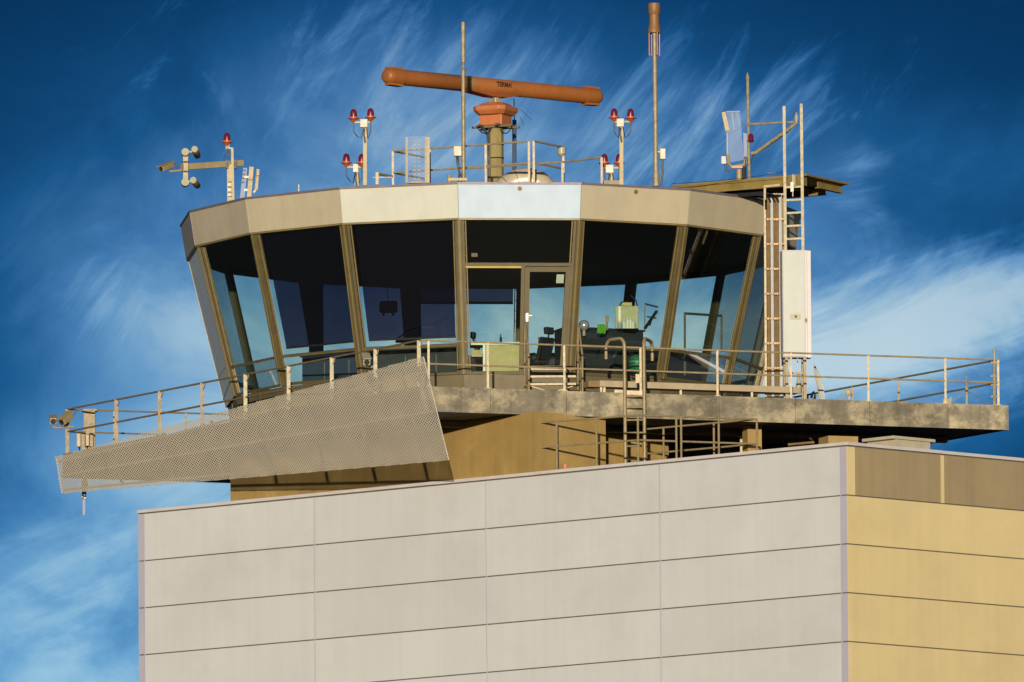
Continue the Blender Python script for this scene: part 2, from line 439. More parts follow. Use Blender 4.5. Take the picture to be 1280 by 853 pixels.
for j in range(-8, 8):
    Q, n, H = facet(j)
    # fascia panel
    t0, t1, b0, b1 = vert(j, RT_, Z_ROOF), vert(j + 1, RT_, Z_ROOF), vert(j, RF_, Z_FB), vert(j + 1, RF_, Z_FB)
    e = (t1 - t0).normalized(); fn = (t1 - t0).cross(b0 - t0).normalized(); md = (t0 + b1) / 2 - CC; md.z = 0
    if fn.dot(md) < 0: fn = -fn
    mb = MB(); mb.quadslab([b0 + e * .006, b1 - e * .006, t1 - e * .006, t0 + e * .006], fn, .05)
    if j in (0, 1):     # weep spout
        c_ = (t0 + t1) / 2 + (b0 - t0) * .12 + e * (.0)
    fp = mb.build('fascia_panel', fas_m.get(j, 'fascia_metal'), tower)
    if j == 0: fp['label'] = 'front fascia panel with sky sheen painted in pale blue'
    if j in (0, 1):
        mb = MB(); mb.lathe(c_ - fn * .01, fn, [(0, .05), (.03, .05), (.03, .03), (.012, .028)], 12); mb.build('drain_spout', 'pipe_brown', fp)
    # mullion at the facet's left corner
    mb = MB()
    p, q = vert(j, RF_ - .06, Z_FB + .03), vert(j, RG_ + .01, Z_GB)
    a = R_(PH0 + 22.5 * j); rad = V((math.sin(a), -math.cos(a), 0)); tang = V((math.cos(a), math.sin(a), 0))
    ring = lambda c, w, d0, d1: [c + tang * -w + rad * d0, c + tang * w + rad * d0, c + tang * w + rad * d1, c + tang * -w + rad * d1]
    mb.hexa(ring(q, .054, .015, -.16), ring(p, .054, .015, -.16))
    mb.build('mullion', 'frame_olive', tower)
    mb = MB(); mb.hexa(ring(q, .018, .026, .012), ring(p, .018, .026, .012)); mb.build('mullion_cap', 'frame_gold', tower)
    # sill panel below the glass, vertical
    mb = MB()
    s0, s1 = vert(j, RG_ - .03, Z_GB - .005), vert(j + 1, RG_ - .03, Z_GB - .005); d0, d1 = vert(j, RG_ - .12, ZP), vert(j + 1, RG_ - .12, ZP)
    e2 = (s1 - s0).normalized(); sn = (s1 - s0).cross(d0 - s0).normalized()
    if sn.dot(md) < 0: sn = -sn
    mb.quadslab([d0, d1, s1, s0], sn, .08)
    for k in range(7):
        pp = s0.lerp(s1, (k + .5) / 7) + (d0 - s0) * .12
        mb.lathe(pp - sn * .002, sn, [(0, .016), (.012, .012)], 6)
    for k in (.5,): mb.quadslab([d0.lerp(d1, k) - e2 * .02, d0.lerp(d1, k) + e2 * .02, s0.lerp(s1, k) + e2 * .02, s0.lerp(s1, k) - e2 * .02], sn, -.012)
    mb.build('sill_panel', 'sill_olive', tower)
    if j == -4:           # opaque pale panel for the sky sheen on this glass, split at the transom
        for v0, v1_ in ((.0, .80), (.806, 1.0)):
            pm = MB(); slab(pm, Q, n, (0, .01), (1, -.07), v0, v1_, .03, .05); pm.build('sheen_panel', 'sky_sheen_pale', tower)
    # window frame
    fr = MB()
    vtr = .805
    gold = MB()
    hv = FW / H
    slab(fr, Q, n, (0, .052), (0, .052 + FW), 0, 1, 0, .10)
    slab(fr, Q, n, (1, -.052 - FW), (1, -.052), 0, 1, 0, .10)
    slab(fr, Q, n, (0, .052 + FW), (1, -.052 - FW), 0, hv, 0, .10)
    slab(fr, Q, n, (0, .052 + FW), (1, -.052 - FW), 1 - hv, 1, 0, .10)
    panes = []
    if j == 0:
        v1 = .295; uc = .545
        slab(fr, Q, n, (0, .052 + FW), (1, -.052 - FW), v1, v1 + hv * 1.1, 0, .10)
        slab(fr, Q, n, (uc, -.05), (uc, .03), v1 + hv * 1.1, 1 - hv, 0, .10)
        panes = [((0, .15), (1, -.15), hv * .9, v1 + .01), ((0, .15), (uc, -.04), v1 + .02, 1 - hv * .9)]
    else:
        slab(fr, Q, n, (0, .052 + FW), (1, -.052 - FW), vtr, vtr + hv, 0, .10)
        panes = [((0, .15), (1, -.15), hv * .9, vtr + .01), ((0, .15), (1, -.15), vtr + hv * .8, 1 - hv * .9)]
    w = fr.build('window', 'frame_olive', tower)
    # fixing studs along the frame
    st = MB()
    for k in range(14):
        v = (k + .5) / 14
        for (u, d) in ((0, .12), (1, -.12)):
            st.lathe(Q(u, d, v, -.002), n, [(0, .011), (.01, .008)], 6)
    for k in range(10):
        u = (k + .5) / 10
        st.lathe(Q(u, 0, (v1 if j == 0 else vtr) + hv * .5, -.002), n, [(0, .011), (.01, .008)], 6)
    st.build('stud', 'frame_gold', w)
    bead = MB()
    slab(bead, Q, n, (0, .052 + FW + .02), (0, .052 + FW + .045), hv, 1 - hv, -.015, .03)
    slab(bead, Q, n, (1, -.052 - FW - .045), (1, -.052 - FW - .02), hv, 1 - hv, -.015, .03)
    slab(bead, Q, n, (0, .052 + FW + .02), (1, -.052 - FW - .02), hv, hv + .010, -.012, .03)
    bead.build('glazing_bead', 'frame_gold', w)
    for a_, b_, v0, v1_ in panes:
        pm = MB(); q = [Q(a_[0], a_[1], v0, -.05), Q(b_[0], b_[1], v0, -.05), Q(b_[0], b_[1], v1_, -.05), Q(a_[0], a_[1], v1_, -.05)]
        pm.add(q, [(0, 1, 2, 3)]); pm.build('pane', 'window_glass', w)
    if j in (-1, -2):     # roller sun film pulled almost down to the transom
        bm_ = MB(); q = [Q(0, .2, .02, -.16), Q(1, -.22, .02, -.16), Q(1, -.22, .762, -.16), Q(0, .2, .762, -.16)]
        bm_.add(q, [(0, 1, 2, 3)]); bm_.build('sun_film', 'sun_film', w)
        bm_ = MB(); slab(bm_, Q, n, (0, .2), (1, -.22), .760, .772, -.15, .03); bm_.build('film_bar', 'console_dark', w)
    if j == -8:            # the far window behind the left door light: film half down
        bm_ = MB(); q = [Q(0, .2, .02, -.16), Q(1, -.22, .02, -.16), Q(1, -.22, .135, -.16), Q(0, .2, .135, -.16)]
        bm_.add(q, [(0, 1, 2, 3)]); bm_.build('sun_film', 'sun_film', w)
        bm_ = MB(); slab(bm_, Q, n, (0, .2), (1, -.22), .132, .148, -.15, .03); bm_.build('film_bar', 'console_dark', w)
    if j == 0:
        sm_ = MB(); q = [Q(0, .26, .235, -.045), Q(0, .40, .235, -.045), Q(0, .40, .258, -.045), Q(0, .26, .258, -.045)]; sm_.quadslab(q, n, .004); sm_.build('sticker', 'sill_olive', w)
        sm_ = MB(); slab(sm_, Q, n, (0, .052 + FW), (uc, -.05), v1 + hv * 1.1 + .001, v1 + hv * 1.1 + .013, .006, .05); sm_.build('head_bead', 'desk_olive', w)
    if j == 0:            # the door
        dv0, dv1 = v1 + hv * 1.1 + .004, 1 - hv * .35
        dl, dr = (uc, .034), (1, -.052 - FW - .004); sw = .11
        dm = MB()
        slab(dm, Q, n, dl, (dl[0], dl[1] + sw), dv0, dv1, .012, .09)
        slab(dm, Q, n, (dr[0], dr[1] - sw), dr, dv0, dv1, .012, .09)
        slab(dm, Q, n, (dl[0], dl[1] + sw), (dr[0], dr[1] - sw), dv0, dv0 + .032, .012, .09)
        slab(dm, Q, n, (dl[0], dl[1] + sw), (dr[0], dr[1] - sw), dv1 - .05, dv1, .012, .09)
        door = dm.build('door', 'frame_olive', tower)
        pm = MB(); q = [Q(dl[0], dl[1] + sw - .01, dv0 + .025, -.04), Q(dr[0], dr[1] - sw + .01, dv0 + .025, -.04), Q(dr[0], dr[1] - sw + .01, dv1 - .045, -.04), Q(dl[0], dl[1] + sw - .01, dv1 - .045, -.04)]
        pm.add(q, [(0, 1, 2, 3)]); pm.build('pane', 'window_glass', door)
        hm = MB(); c_ = Q(dl[0], dl[1] + sw * .6, .625, .012)
        hm.bar(c_, c_ + n * .05, .03); hm.bar(c_ + n * .05 + V((-.02, 0, 0)), c_ + n * .05 + V((.11, .01, 0)), .028); hm.box(c_ + n * .005 - Z1 * .04, (.05, .012, .2)); hm.build('handle', 'duct_white', door)
        nm = MB(); q0 = Q(dr[0], dr[1] - sw - .03, dv0 + .05, -.045); q1 = Q(dr[0], dr[1] - sw - .2, dv0 + .05, -.045)
        q2 = Q(dr[0], dr[1] - sw - .2, dv0 + .105, -.045); q3 = Q(dr[0], dr[1] - sw - .03, dv0 + .105, -.045)
        nm.quadslab([q1, q0, q3, q2], n, .006); nm.build('paper_notice', 'desk_edge', door)

def disc(r, z, t, name, m, parent=tower, bev=None):
    mb = MB(); mb.prism([vert(j, r, z) for j in range(16)], (0, 0, t)); return mb.build(name, m, parent)
disc(RF_ - .12, Z_FB + .08, .06, 'ceiling', 'interior_dark')
disc(RT_ - .06, Z_ROOF - .12, .10, 'roof_deck', 'roof_felt')
disc(RG_ - .14, Z_GB - .04, .04, 'room_floor', 'interior_floor')
# thin dark roof edge trim
mb = MB()
for j in range(-8, 8):
    t0, t1 = vert(j, RT_ + .02, Z_ROOF + .003), vert(j + 1, RT_ + .02, Z_ROOF + .003); i0, i1 = vert(j, RT_ - .3, Z_ROOF + .003), vert(j + 1, RT_ - .3, Z_ROOF + .003)
    mb.prism([t0, t1, i1, i0], (0, 0, .05))
mb.build('roof_trim', 'roof_edge', tower)
# head trim beneath the fascia
mb = MB()
for j in range(-8, 8):
    t0, t1 = vert(j, RF_ - .01, Z_FB - .004), vert(j + 1, RF_ - .01, Z_FB - .004); i0, i1 = vert(j, RF_ - .16, Z_FB - .004), vert(j + 1, RF_ - .16, Z_FB - .004)
    mb.prism([t0, t1, i1, i0], (0, 0, -.035))
mb.build('head_trim', 'frame_gold', tower)
# interior columns
for px, Y in ((395, 4.9), (517, 5.9)):
    p = P(px, 380, Y); mb = MB(); mb.box((p.x, p.y, (Z_GB + Z_FB) / 2), (.34, .34, Z_FB - Z_GB + .1)); mb.build('inner_column', 'interior_dark', tower)

# ------------------------------------------------------------------ railings
def railing(label, runs, posts, h, mid, m='rail_steel', w=.05, rw=.045, group='tube railings around the tower', tubes=False, name='railing', base_z=None):
    """runs: list of polylines at deck level (z of the points = deck); posts: list of deck points"""
    o = thing(name, label, 'railing', posts[0], group)
    for p in posts:
        mb = MB()
        if tubes: mb.tube([p, p + Z1 * h], w / 2, 8)
        else: mb.bar(p, p + Z1 * h, w, w)
        mb.box(p + Z1 * .008, (.13, .13, .016)); mb.build('post', m, o)
    for hh, nm in [(h, 'top_rail')] + [(k, 'mid_rail') for k in mid]:
        for run in runs:
            mb = MB()
            if tubes: mb.tube([q + Z1 * hh for q in run], rw / 2, 8)
            else:
                for a, b in zip(run[:-1], run[1:]): mb.bar(a + Z1 * hh, b + Z1 * hh, rw, rw * .8)
            mb.build(nm, m, o)
    return o
HR = 1.045
ia, ib = A + eAB * .0 - nAB * .07 - nAD * .05, B - nAB * .07 - eAB * .12
a_in = A - nAD * .07 - nAB * .07
d_in = D - nAD * .07 - eAD * .12
c_in = Cc - eAB * .15 - eAD * .1
b_in = B - nAB * .07 - eAB * .22
on = lambda p, q, xs: [atpx(p, q, x) for x in xs]
railing('long tube railing along the front edge of the balcony', [[a_in, b_in]], on(a_in, b_in, [536, 610, 705.6, 801, 897, 989, 1085.6, 1182]) + [b_in], HR, [.52])
lr = railing('long tube railing with flat posts above the perforated screen', [[a_in, d_in]], on(a_in, d_in, [524, 469.5, 415, 361, 307, 253, 200, 145.7]) + [d_in], HR, [.52], m='rail_dark', w=.085)
for ch, x in zip([c for c in lr.children if c.name.startswith('post')], range(9)):
    if x < 5: ch.data.materials[0] = M['mast_galv']
    p = atpx(a_in, d_in, [524, 469.5, 415, 361, 307, 253, 200, 145.7, 92][x]) + Z1 * HR
    mb = MB(); mb.tube(arc(p - Z1 * .02, -eAD, -Z1, .14, 0, math.pi / 2, 5), .012, 6); mb.build('rail_gusset', 'rail_steel' if x < 5 else 'rail_dark', lr)
railing('rear balcony railing running back from the right tip', [[b_in, c_in]], on(b_in, c_in, [1123.7, 1066, 1010, 960]), HR, [.52], m='rail_dark')
railing('rear balcony railing running back from the left tip', [[d_in, c_in]], on(d_in, c_in, [143, 232.5, 330, 430]), HR, [.52], m='rail_dark')

# rails on the roof of the block, round the ladder
ZR = ZB + 1.15; zr0 = ZB - .40
down_ = lambda p, z=None: V((p.x, p.y, zr0 if z is None else z))
n0 = PZ(675, 528.4, ZR); n1 = PZ(799, 519.3, ZR); n2 = PZ(946, 524.2, ZR); n3 = PZ(806, 536.8, ZR)
print('LOWRAIL', n0, n1, n2, n3)
hR = ZR - zr0
l1 = [down_(n0), down_(n1)]; l2 = [down_(n1), down_(n2)]; l3 = [down_(n2), down_(n3)]
railing('tube railing on the block edge in front of the brown shaft', [l1], on(l1[0], l1[1], [696.4, 746, 798]), hR, [hR - .56], tubes=True)
rr = railing('short tube railing with a gate post pair beside the hooped ladder', [[l2[0], atpx(l2[0], l2[1], 846)], [atpx(l2[0], l2[1], 852), l2[1]]], on(l2[0], l2[1], [846, 852, 899]) + [l2[1]], hR, [hR - .56], tubes=True)
railing('rear tube railing under the balcony behind the gate', [l3], on(l3[0], l3[1], [893, 830]), hR, [hR - .56], tubes=True)

# roof railing round the radar
def rail_px(label, runs, posts, name='roof_railing', m='rail_steel', w=.05):
    o = thing(name, label, 'railing', V((posts[0][0].x, posts[0][0].y, Z_ROOF - .02)), 'railings on the roof')
    for (t, z) in posts:
        mb = MB(); mb.bar(V((t.x, t.y, z)), t, w, w); mb.build('post', m, o)
    for r in runs:
        mb = MB()
        for a, b in zip(r[:-1], r[1:]): mb.bar(a, b, w * .9, w * .75)
        mb.build('rail', m, o)
    return o
zd = Z_ROOF - .02
ZT = P(545, 187, -3.2).z
t1 = PZ(491, 189, ZT); t2 = PZ(537, 186, ZT); t3 = PZ(661, 177, ZT); t1m = P(491, 215, t1.y)
t4 = PZ(667, 176.5, ZT); t5 = PZ(704, 184, ZT)
dm_ = ZT - P(537, 213, t2.y).z
mid = lambda p, d=.5: p - Z1 * d
far = t1 + (t5 - t4).normalized() * 1.6
rail_px('tall roof railing between the clear panel antenna and the radar column', [[t1, t2, t3], [mid(t1), mid(t2), mid(t3)], [t1, far], [mid(t1), mid(far)]],
        [(t1, zd), (t2, zd), (atpx(t2, t3, 607), zd), (t3, zd), (far, zd)])
rail_px('short angled roof railing with a grey box right of the radar', [[t4, t5], [mid(t4), mid(t5)]], [(t4, zd), (t5, zd)])
q1 = P(580, 211, -3.8); q2 = PZ(702, 203, q1.z); q3 = PZ(752, 197, q1.z)
rail_px('low horizontal roof rail running past the radar column to the twin lamps', [[q1, q2, q3]], [(q1, zd), (q3, zd), (atpx(q2, q3, 703), zd)])
mb = MB(); gb = P(702, 190, t5.y); mb.lathe(gb - Z1 * .1, (0, 0, 1), [(0, .05), (.05, .1), (.2, .1), (.22, .03)], 10); mb.bar(gb, t5 - Z1 * .1, .03); tag(mb.build('junction_pod', 'white_paint'), 'small rounded grey pod hung on the angled roof railing', 'pod')

# ------------------------------------------------------------------ perforated screen
tilt = R_(14)
nS = (nAD * math.cos(tilt) - Z1 * math.sin(tilt)).normalized()
pS = A + nAD * .34
TL, TR, BR, BL = [PP(x, y, pS, nS) for x, y in ((70, 572), (529, 446.5), (560.5, 575), (77, 616.5))]
scr = thing('perforated_screen', 'large tapering perforated metal screen hung along the left balcony edge', 'screen', (TL + BR) / 2)
ex = -eAD; ey = nS.cross(ex).normalized()
if ey.z < 0: ey = -ey
def loc2(p): d = p - TL; return d.dot(ex), d.dot(ey)
poly = [loc2(p) for p in (TL, TR, BR, BL)]
def inside(x, y):
    s = 0
    for i in range(4):
        (x0, y0), (x1, y1) = poly[i], poly[(i + 1) % 4]
        c = (x1 - x0) * (y - y0) - (y1 - y0) * (x - x0)
        if i == 0: sgn = 1 if c > 0 else -1
        if c * sgn < 0: return False
    return True
PIT = .068            # diagonal lattice of square holes (45 degrees): each cell is a diamond
h = PIT / 2; hole = .68
xs = [p[0] for p in poly]; ys = [p[1] for p in poly]
vs, fs, vid = [], [], {}
AX = 1.75
def vtx(x, y):
    k = (round(x * 1e5), round(y * 1e5))
    if k not in vid:
        vid[k] = len(vs); vs.append(TL + ex * x + ey * y)
    return vid[k]
i0, i1 = int(min(xs) / h / AX) - 1, int(max(xs) / h / AX) + 2
j0, j1 = int(min(ys) / h) - 1, int(max(ys) / h) + 2
for i in range(i0, i1):
    for j in range(j0, j1):
        if (i + j) % 2: continue
        cx, cy = i * h * AX, j * h
        if not inside(cx, cy): continue
        o4 = [(h * AX, 0), (0, h), (-h * AX, 0), (0, -h)]
        r = h * .51
        in8 = [(AX * r * math.cos(k * math.pi / 4), r * math.sin(k * math.pi / 4)) for k in range(8)]
        ov = [vtx(cx + a, cy + b) for a, b in o4]; iv = []
        for a, b in in8: iv.append(len(vs)); vs.append(TL + ex * (cx + a) + ey * (cy + b))
        for k in range(4):
            k2 = (k + 1) % 4
            fs.append((ov[k], ov[k2], iv[(2 * k + 2) % 8], iv[2 * k + 1])); fs.append((ov[k], iv[2 * k + 1], iv[2 * k]))
mb = MB(); mb.add(vs, fs)
ms = mb.build('mesh_sheet', 'screen_metal', scr)
so = ms.modifiers.new('thick', 'SOLIDIFY'); so.thickness = .003; so.offset = 0
# edge trim and the rails and posts that carry the sheet
fr = MB()
for a, b in ((TL, TR), (TR, BR), (BR, BL), (BL, TL)): fr.bar(a + nS * -.006, b + nS * -.006, .012, .02, nS)
fr.build('edge_trim', 'screen_metal', scr)
for v in (.14, .52, .93):
    mb = MB(); a, b = TL.lerp(BL, v), TR.lerp(BR, v); mb.bar(a - nS * .035 - eAD * .06, b - nS * .035 + eAD * .05, .05, .05, nS); mb.build('carrier_rail', 'rail_steel', scr)
for u in (.06, .155, .29, .42, .55, .68, .80, .93):
    a, b = TL.lerp(TR, u), BL.lerp(BR, u)
    mb = MB(); mb.bar(a.lerp(b, .08) - nS * .09, a.lerp(b, .96) - nS * .09, .06, .05, nS); mb.build('carrier_post', 'rail_steel', scr)

# ------------------------------------------------------------------ left tip: dark post, boxes, cameras, hanging tube
tp = d_in - nAD * .12 + eAB * .30
tpx = P(112, 540, tp.y + .1)
pst = thing('equipment_post', 'dark square post with control boxes at the left tip of the balcony', 'post', V((tpx.x, tpx.y, ZP)))
zt_ = P(112, 515, tpx.y).z
mb = MB(); mb.box((tpx.x, tpx.y, (ZP + zt_) / 2), (.26, .26, zt_ - ZP)); mb.build('post', 'rail_dark', pst)
mb = MB(); mb.box((tpx.x, tpx.y, zt_ + .03), (.36, .3, .05)); mb.build('post_cap', 'rail_dark', pst)
for x0, x1, y0, y1, m in ((96, 101, 541, 559, 'mast_cream'), (101.5, 106.5, 540, 561, 'rail_dark'), (107, 111.5, 543, 558, 'mast_cream'), (112, 117, 542, 559, 'rail_dark')):
    pa, pb = P(x0, y1, tpx.y - .22), P(x1, y0, tpx.y - .22); mb = MB(); mb.box((pa + pb) / 2, (pb.x - pa.x, .14, pb.z - pa.z)); mb.build('control_box', m, pst, .01)
mb = MB()
for x in (99, 104, 109): mb.tube([P(x, 559, tpx.y - .2), P(x + .5, 563, tpx.y - .16), V((P(x, 560, tpx.y).x, tpx.y - .14, ZP + .01))], .018, 6)
mb.build('cable', 'cable_black', pst)

def cctv(label, mount_pts, a, b, r, m='mast_cream', group='security cameras on the tower', hood=True):
    """camera body from a (back) to b (lens), on an arm along mount_pts"""
    o = thing('security_camera', label, 'camera', mount_pts[0], group)
    mb = MB(); mb.tube(mount_pts, .025, 8); mb.build('bracket', m, o)
    d = (b - a).normalized(); side = d.cross(Z1).normalized(); upv = side.cross(d)
    mb = MB(); mb.bar(a, b, r * 2, r * 1.8); mb.build('housing', m, o, .015)
    if hood:
        mb = MB(); mb.bar(a + upv * (r + .012) - d * .02, b + upv * (r + .012) + d * .06, r * 2.3, .02); mb.build('sun_hood', m, o)
    mb = MB(); mb.lathe(b, d, [(0, r * .75), (.012, r * .75), (.012, r * .55), (.004, r * .5)], 12); mb.build('lens', 'console_dark', o)
    return o
y_ = d_in.y - .05
cctv('tilted cream security camera on the bracket at the left balcony tip', [P(92, 533, y_), P(80, 534, y_), P(82, 529, y_ - .1)], P(88, 519, y_ - .1), P(77, 528, y_ - .35), .085)
cctv('upright cream security camera at the outer end of the left tip bracket', [P(92, 533.5, y_ - .04), P(70, 535, y_ - .04), P(66, 533, y_ - .04)], P(66, 522, y_ + .15), P(66.5, 527, y_ - .25), .085, hood=False)
p_ = atpx(a_in, d_in, 457)
cctv('white security camera on the railing above the perforated screen', [P(469, 457, p_.y - .02), P(464, 459.5, p_.y - .1), P(458.5, 456, p_.y - .2)], P(456.5, 447, p_.y - .05), P(458.5, 453, p_.y - .42), .085, 'white_paint')

ht = thing('hanging_tube', 'clear tube with black and white checked collar hanging under the left tip', 'hanging tube', P(105, 597, y_))
yy = BL.y - .1
pt = lambda y: P(105, y, yy)
mb = MB(); mb.bar(pt(560), pt(616), .10, .10); mb.build('hanger', 'rail_dark', ht)
for k in range(4):
    for s_ in (0, 1):
        mb = MB(); c_ = pt(617.2 + k * 1.9); mb.box(c_ + V(((s_ - .5) * .05, 0, 0)), (.05, .1, .035)); mb.build('check', 'check_black' if (k + s_) % 2 else 'white_paint', ht)
mb = MB(); mb.lathe(pt(624.5), pt(645) - pt(624.5), [(0, .045), (.3, .043), (.36, .035), (.385, .012)], 12); mb.build('tube', 'clear_plastic', ht)

# ------------------------------------------------------------------ stairs to the door
yS0, yS1 = -6.25 - .12, -7.35
st = thing('door_stairs', 'small metal stairs with handrails up to the glass door', 'stairs', P(690, 487, yS1))
zs = P(690, 461, yS0).z
for k, py in enumerate((461.5, 471, 480.5)):
    y = yS0 - .12 - k * .30; z = P(690, py, y).z
    l, r = P(662, 470, y).x, P(720, 470, y).x
    mb = MB(); mb.box(((l + r) / 2, y, z), (r - l, .24, .03)); mb.box(((l + r) / 2, y - .115, z - .01), (r - l, .02, .045)); mb.build('tread', 'rail_steel', st)
for xa, xb in ((656, 661), (722.5, 728)):
    ya = yS1 + .05
    mb = MB(); mb.tube([P(xa, 488, yS0 - .1), P(xa, 408 if xa < 690 else 410, yS0 - .1), P(xa + .8, 407, yS0 - .16), P(xb, 444, ya), V((P(xb, 480, ya).x, ya, ZP))], .024, 8); mb.build('handrail', 'rail_steel', st)
    mb = MB(); mb.tube([P(xa, 440, yS0 - .1), P(xb, 470, ya)], .02, 8); mb.build('handrail', 'rail_steel', st)
    x = (P(xa, 470, yS0).x + P(xb, 470, ya).x) / 2
    mb = MB(); mb.bar(V((x, yS0, zs - .04)), V((x, ya, ZP + .1)), .03, .16); mb.build('stringer', 'rail_steel', st)
mb = MB(); mb.bar(P(664, 483, -7.2), P(690, 491, -7.2), .02); mb.bar(P(716, 483, -7.2), P(690, 491, -7.2), .02); mb.build('cross_brace', 'rail_steel', st)

# ------------------------------------------------------------------ hooped ladder
pe = atpx(A, B, 792); yl = pe.y - .16
ld = thing('access_ladder', 'steel ladder with two curved grab hoops leaning on the balcony edge', 'ladder', V((pe.x, yl, zr0)))
for x, xe, ye, zend in ((780.6, 757.5, yl + .5, 444), (804.7, 815.2, yl + .9, 444)):
    top = P(x, 433, yl); end = P(xe, 432, ye); ax_ = (end - top); ax_.z = 0
    r = ax_.length / 2; u_ = ax_.normalized(); rh = min(r, .19)
    pts = [V((top.x, yl, zr0)), top] + [top + u_ * (rh - rh * math.cos(t)) + Z1 * rh * math.sin(t) for t in [math.pi / 2 * k / 6 for k in range(1, 7)]]
    e2_ = top + u_ * (2 * r)
    pts += [e2_ - u_ * (rh - rh * math.sin(t)) + Z1 * rh * math.cos(t) for t in [math.pi / 2 * k / 6 for k in range(0, 7)]]
    pts += [e2_ - Z1 * (.24)]
    mb = MB(); mb.tube(pts, .04, 10); mb.build('stile', 'rail_steel', ld)
for k, y in enumerate((496, 509.7, 525.5, 541.5, 558, 574, 590)):
    a, b = P(780.6, y, yl), P(804.7, y - .5, yl); mb = MB(); mb.tube([a, b], .022, 8); mb.build('rung', 'rail_steel', ld)
for x in (780.6, 804.7):
    mb = MB(); mb.bar(P(x, 506, yl), P(x, 506, yl + .14), .05); mb.build('bracket', 'rail_steel', ld)
gp = P(797, 470, yl + .3)
mb = MB(); a, b = P(794.5, 479, yl + .28), P(799.5, 468, yl + .28); mb.box((a + b) / 2, (b.x - a.x, .02, b.z - a.z)); tag(mb.build('latch_plate', 'rail_steel'), 'small pale plate on the railing gap beside the hooped ladder', 'plate')
mb = MB(); a, b = P(768, 490, yl + .12), P(801, 492, yl + .12); mb.bar(a, b, .06, .10); mb.box(b, (.1, .1, .12)); tag(mb.build('threshold_bar', 'rail_steel'), 'short metal threshold bar on the balcony edge behind the ladder', 'bar')

# ------------------------------------------------------------------ long duct bench
off = -nAB * .9
ba, bb = atpx(A + off, B + off, 750), atpx(A + off, B + off, 1000)
zt2 = P(750, 475.5, ba.y).z
bn = thing('cable_bench', 'long flat beige-brown cable trunking on short legs along the balcony', 'trunking', (ba + bb) / 2)
mb = MB(); mb.bar(V((ba.x, ba.y, zt2 - .075)) - nAB * .2, V((bb.x, bb.y, zt2 - .075)) - nAB * .2, .4, .14); mb.build('trunking', 'bench_wood', bn)
mb = MB(); mb.bar(V((ba.x, ba.y, zt2 - .085)) - nAB * .2 - eAB * .27, V((ba.x, ba.y, zt2 - .085)) - nAB * .2 - eAB * .002, .36, .14); mb.build('end_piece', 'bench_end', bn)
for x in (751.5, 755.5, 851, 940):
    q = atpx(A + off - nAB * .1, B + off - nAB * .1, x); mb = MB(); mb.bar(q, V((q.x, q.y, zt2 - .13)), .05); mb.build('leg', 'rail_steel', bn)

# ------------------------------------------------------------------ radar
rc = P(620, 190, 0)
rad = thing('radar', 'orange rotating surface radar on an olive column above the roof', 'radar', V((rc.x, 0, Z_ROOF - .05)))
zc_top = P(620, 160, 0).z
mb = MB(); mb.lathe(V((rc.x, 0, Z_ROOF - .05)), Z1, [(0, .178), (zc_top - Z_ROOF + .05, .178)], 8, False); mb.build('column', 'column_olive', rad)
mb = MB()
for zz in (P(620, 199, 0).z, P(620, 182, 0).z): mb.lathe(V((rc.x, 0, zz)), Z1, [(0, .186), (.03, .186)], 8, False)
mb.build('cable_strap', 'cable_black', rad)
for k, dx in enumerate((-.20, -.165)):
    mb = MB(); mb.tube([V((rc.x + dx - .15, -.25, zc_top + .02)), V((rc.x + dx, -.17, zc_top - .2)), V((rc.x + dx + .02, -.13, zc_top - .7)), V((rc.x + dx, -.13, Z_ROOF))], .017, 6); mb.build('cable', 'cable_black', rad)
mb = MB(); mb.tube(sag(V((rc.x - .45, -.3, zc_top + .02)), V((rc.x - .1, -.25, zc_top - .02)), .16), .014, 6); mb.tube(sag(V((rc.x + .38, -.2, zc_top + .02)), V((rc.x + .1, -.2, zc_top - .05)), .14), .014, 6); mb.build('cable_loop', 'cable_black', rad)
ra = R_(-25)   # heading of the gearbox
RX, RY = V((math.cos(ra), math.sin(ra), 0)), V((-math.sin(ra), math.cos(ra), 0))
cen = lambda py: V((rc.x, 0, P(620, py, 0).z))
# tray
mb = MB()
for s_ in (-.22, .22):
    mb.bar(cen(158.5) + RX * s_ - RY * .48, cen(158.5) + RX * s_ + RY * .48, .05); mb.bar(cen(159.5) + RY * s_ - RX * .5, cen(159.5) + RY * s_ + RX * .5, .05)
mb.build('support_frame', 'rail_dark', rad)
z0, z1_ = P(620, 158, 0).z, P(620, 145, 0).z
mb = MB(); mb.box(V((rc.x, 0, (z0 + z1_) / 2)), (.56, .56, z1_ - z0), ax=(RX, RY, Z1)); mb.build('lower_housing', 'radar_unit', rad, .015)
# upper housing with chamfered edges
z2 = P(620, 129.5, 0).z; hh = z2 - z1_
prof = [(.33, 0), (.41, .10), (.41, .20), (.33, hh - .07), (.24, hh)]
rings = []
for w_, zz in prof:
    wx, wy = w_ + .0, w_ + .06; c_ = .12
    rings.append([V((rc.x, 0, z1_ + zz)) + RX * x + RY * y for x, y in ((-wx + c_, -wy), (wx - c_, -wy), (wx, -wy + c_), (wx, wy - c_), (wx - c_, wy), (-wx + c_, wy), (-wx, wy - c_), (-wx, -wy + c_))])
mb = MB(); vs_ = [p for r in rings for p in r]; fs_ = []
for i in range(len(prof) - 1):
    for k in range(8): fs_.append((i * 8 + k, i * 8 + (k + 1) % 8, (i + 1) * 8 + (k + 1) % 8, (i + 1) * 8 + k))
fs_ += [tuple(range(8)), tuple(range(len(vs_) - 8, len(vs_)))]
mb.add(vs_, fs_); mb.build('upper_housing', 'radar_unit', rad, .02)
mb = MB(); mb.lathe(V((rc.x, 0, z2 - .02)), Z1, [(0, .11), (.05, .11), (.05, .07), (.2, .07)], 12)
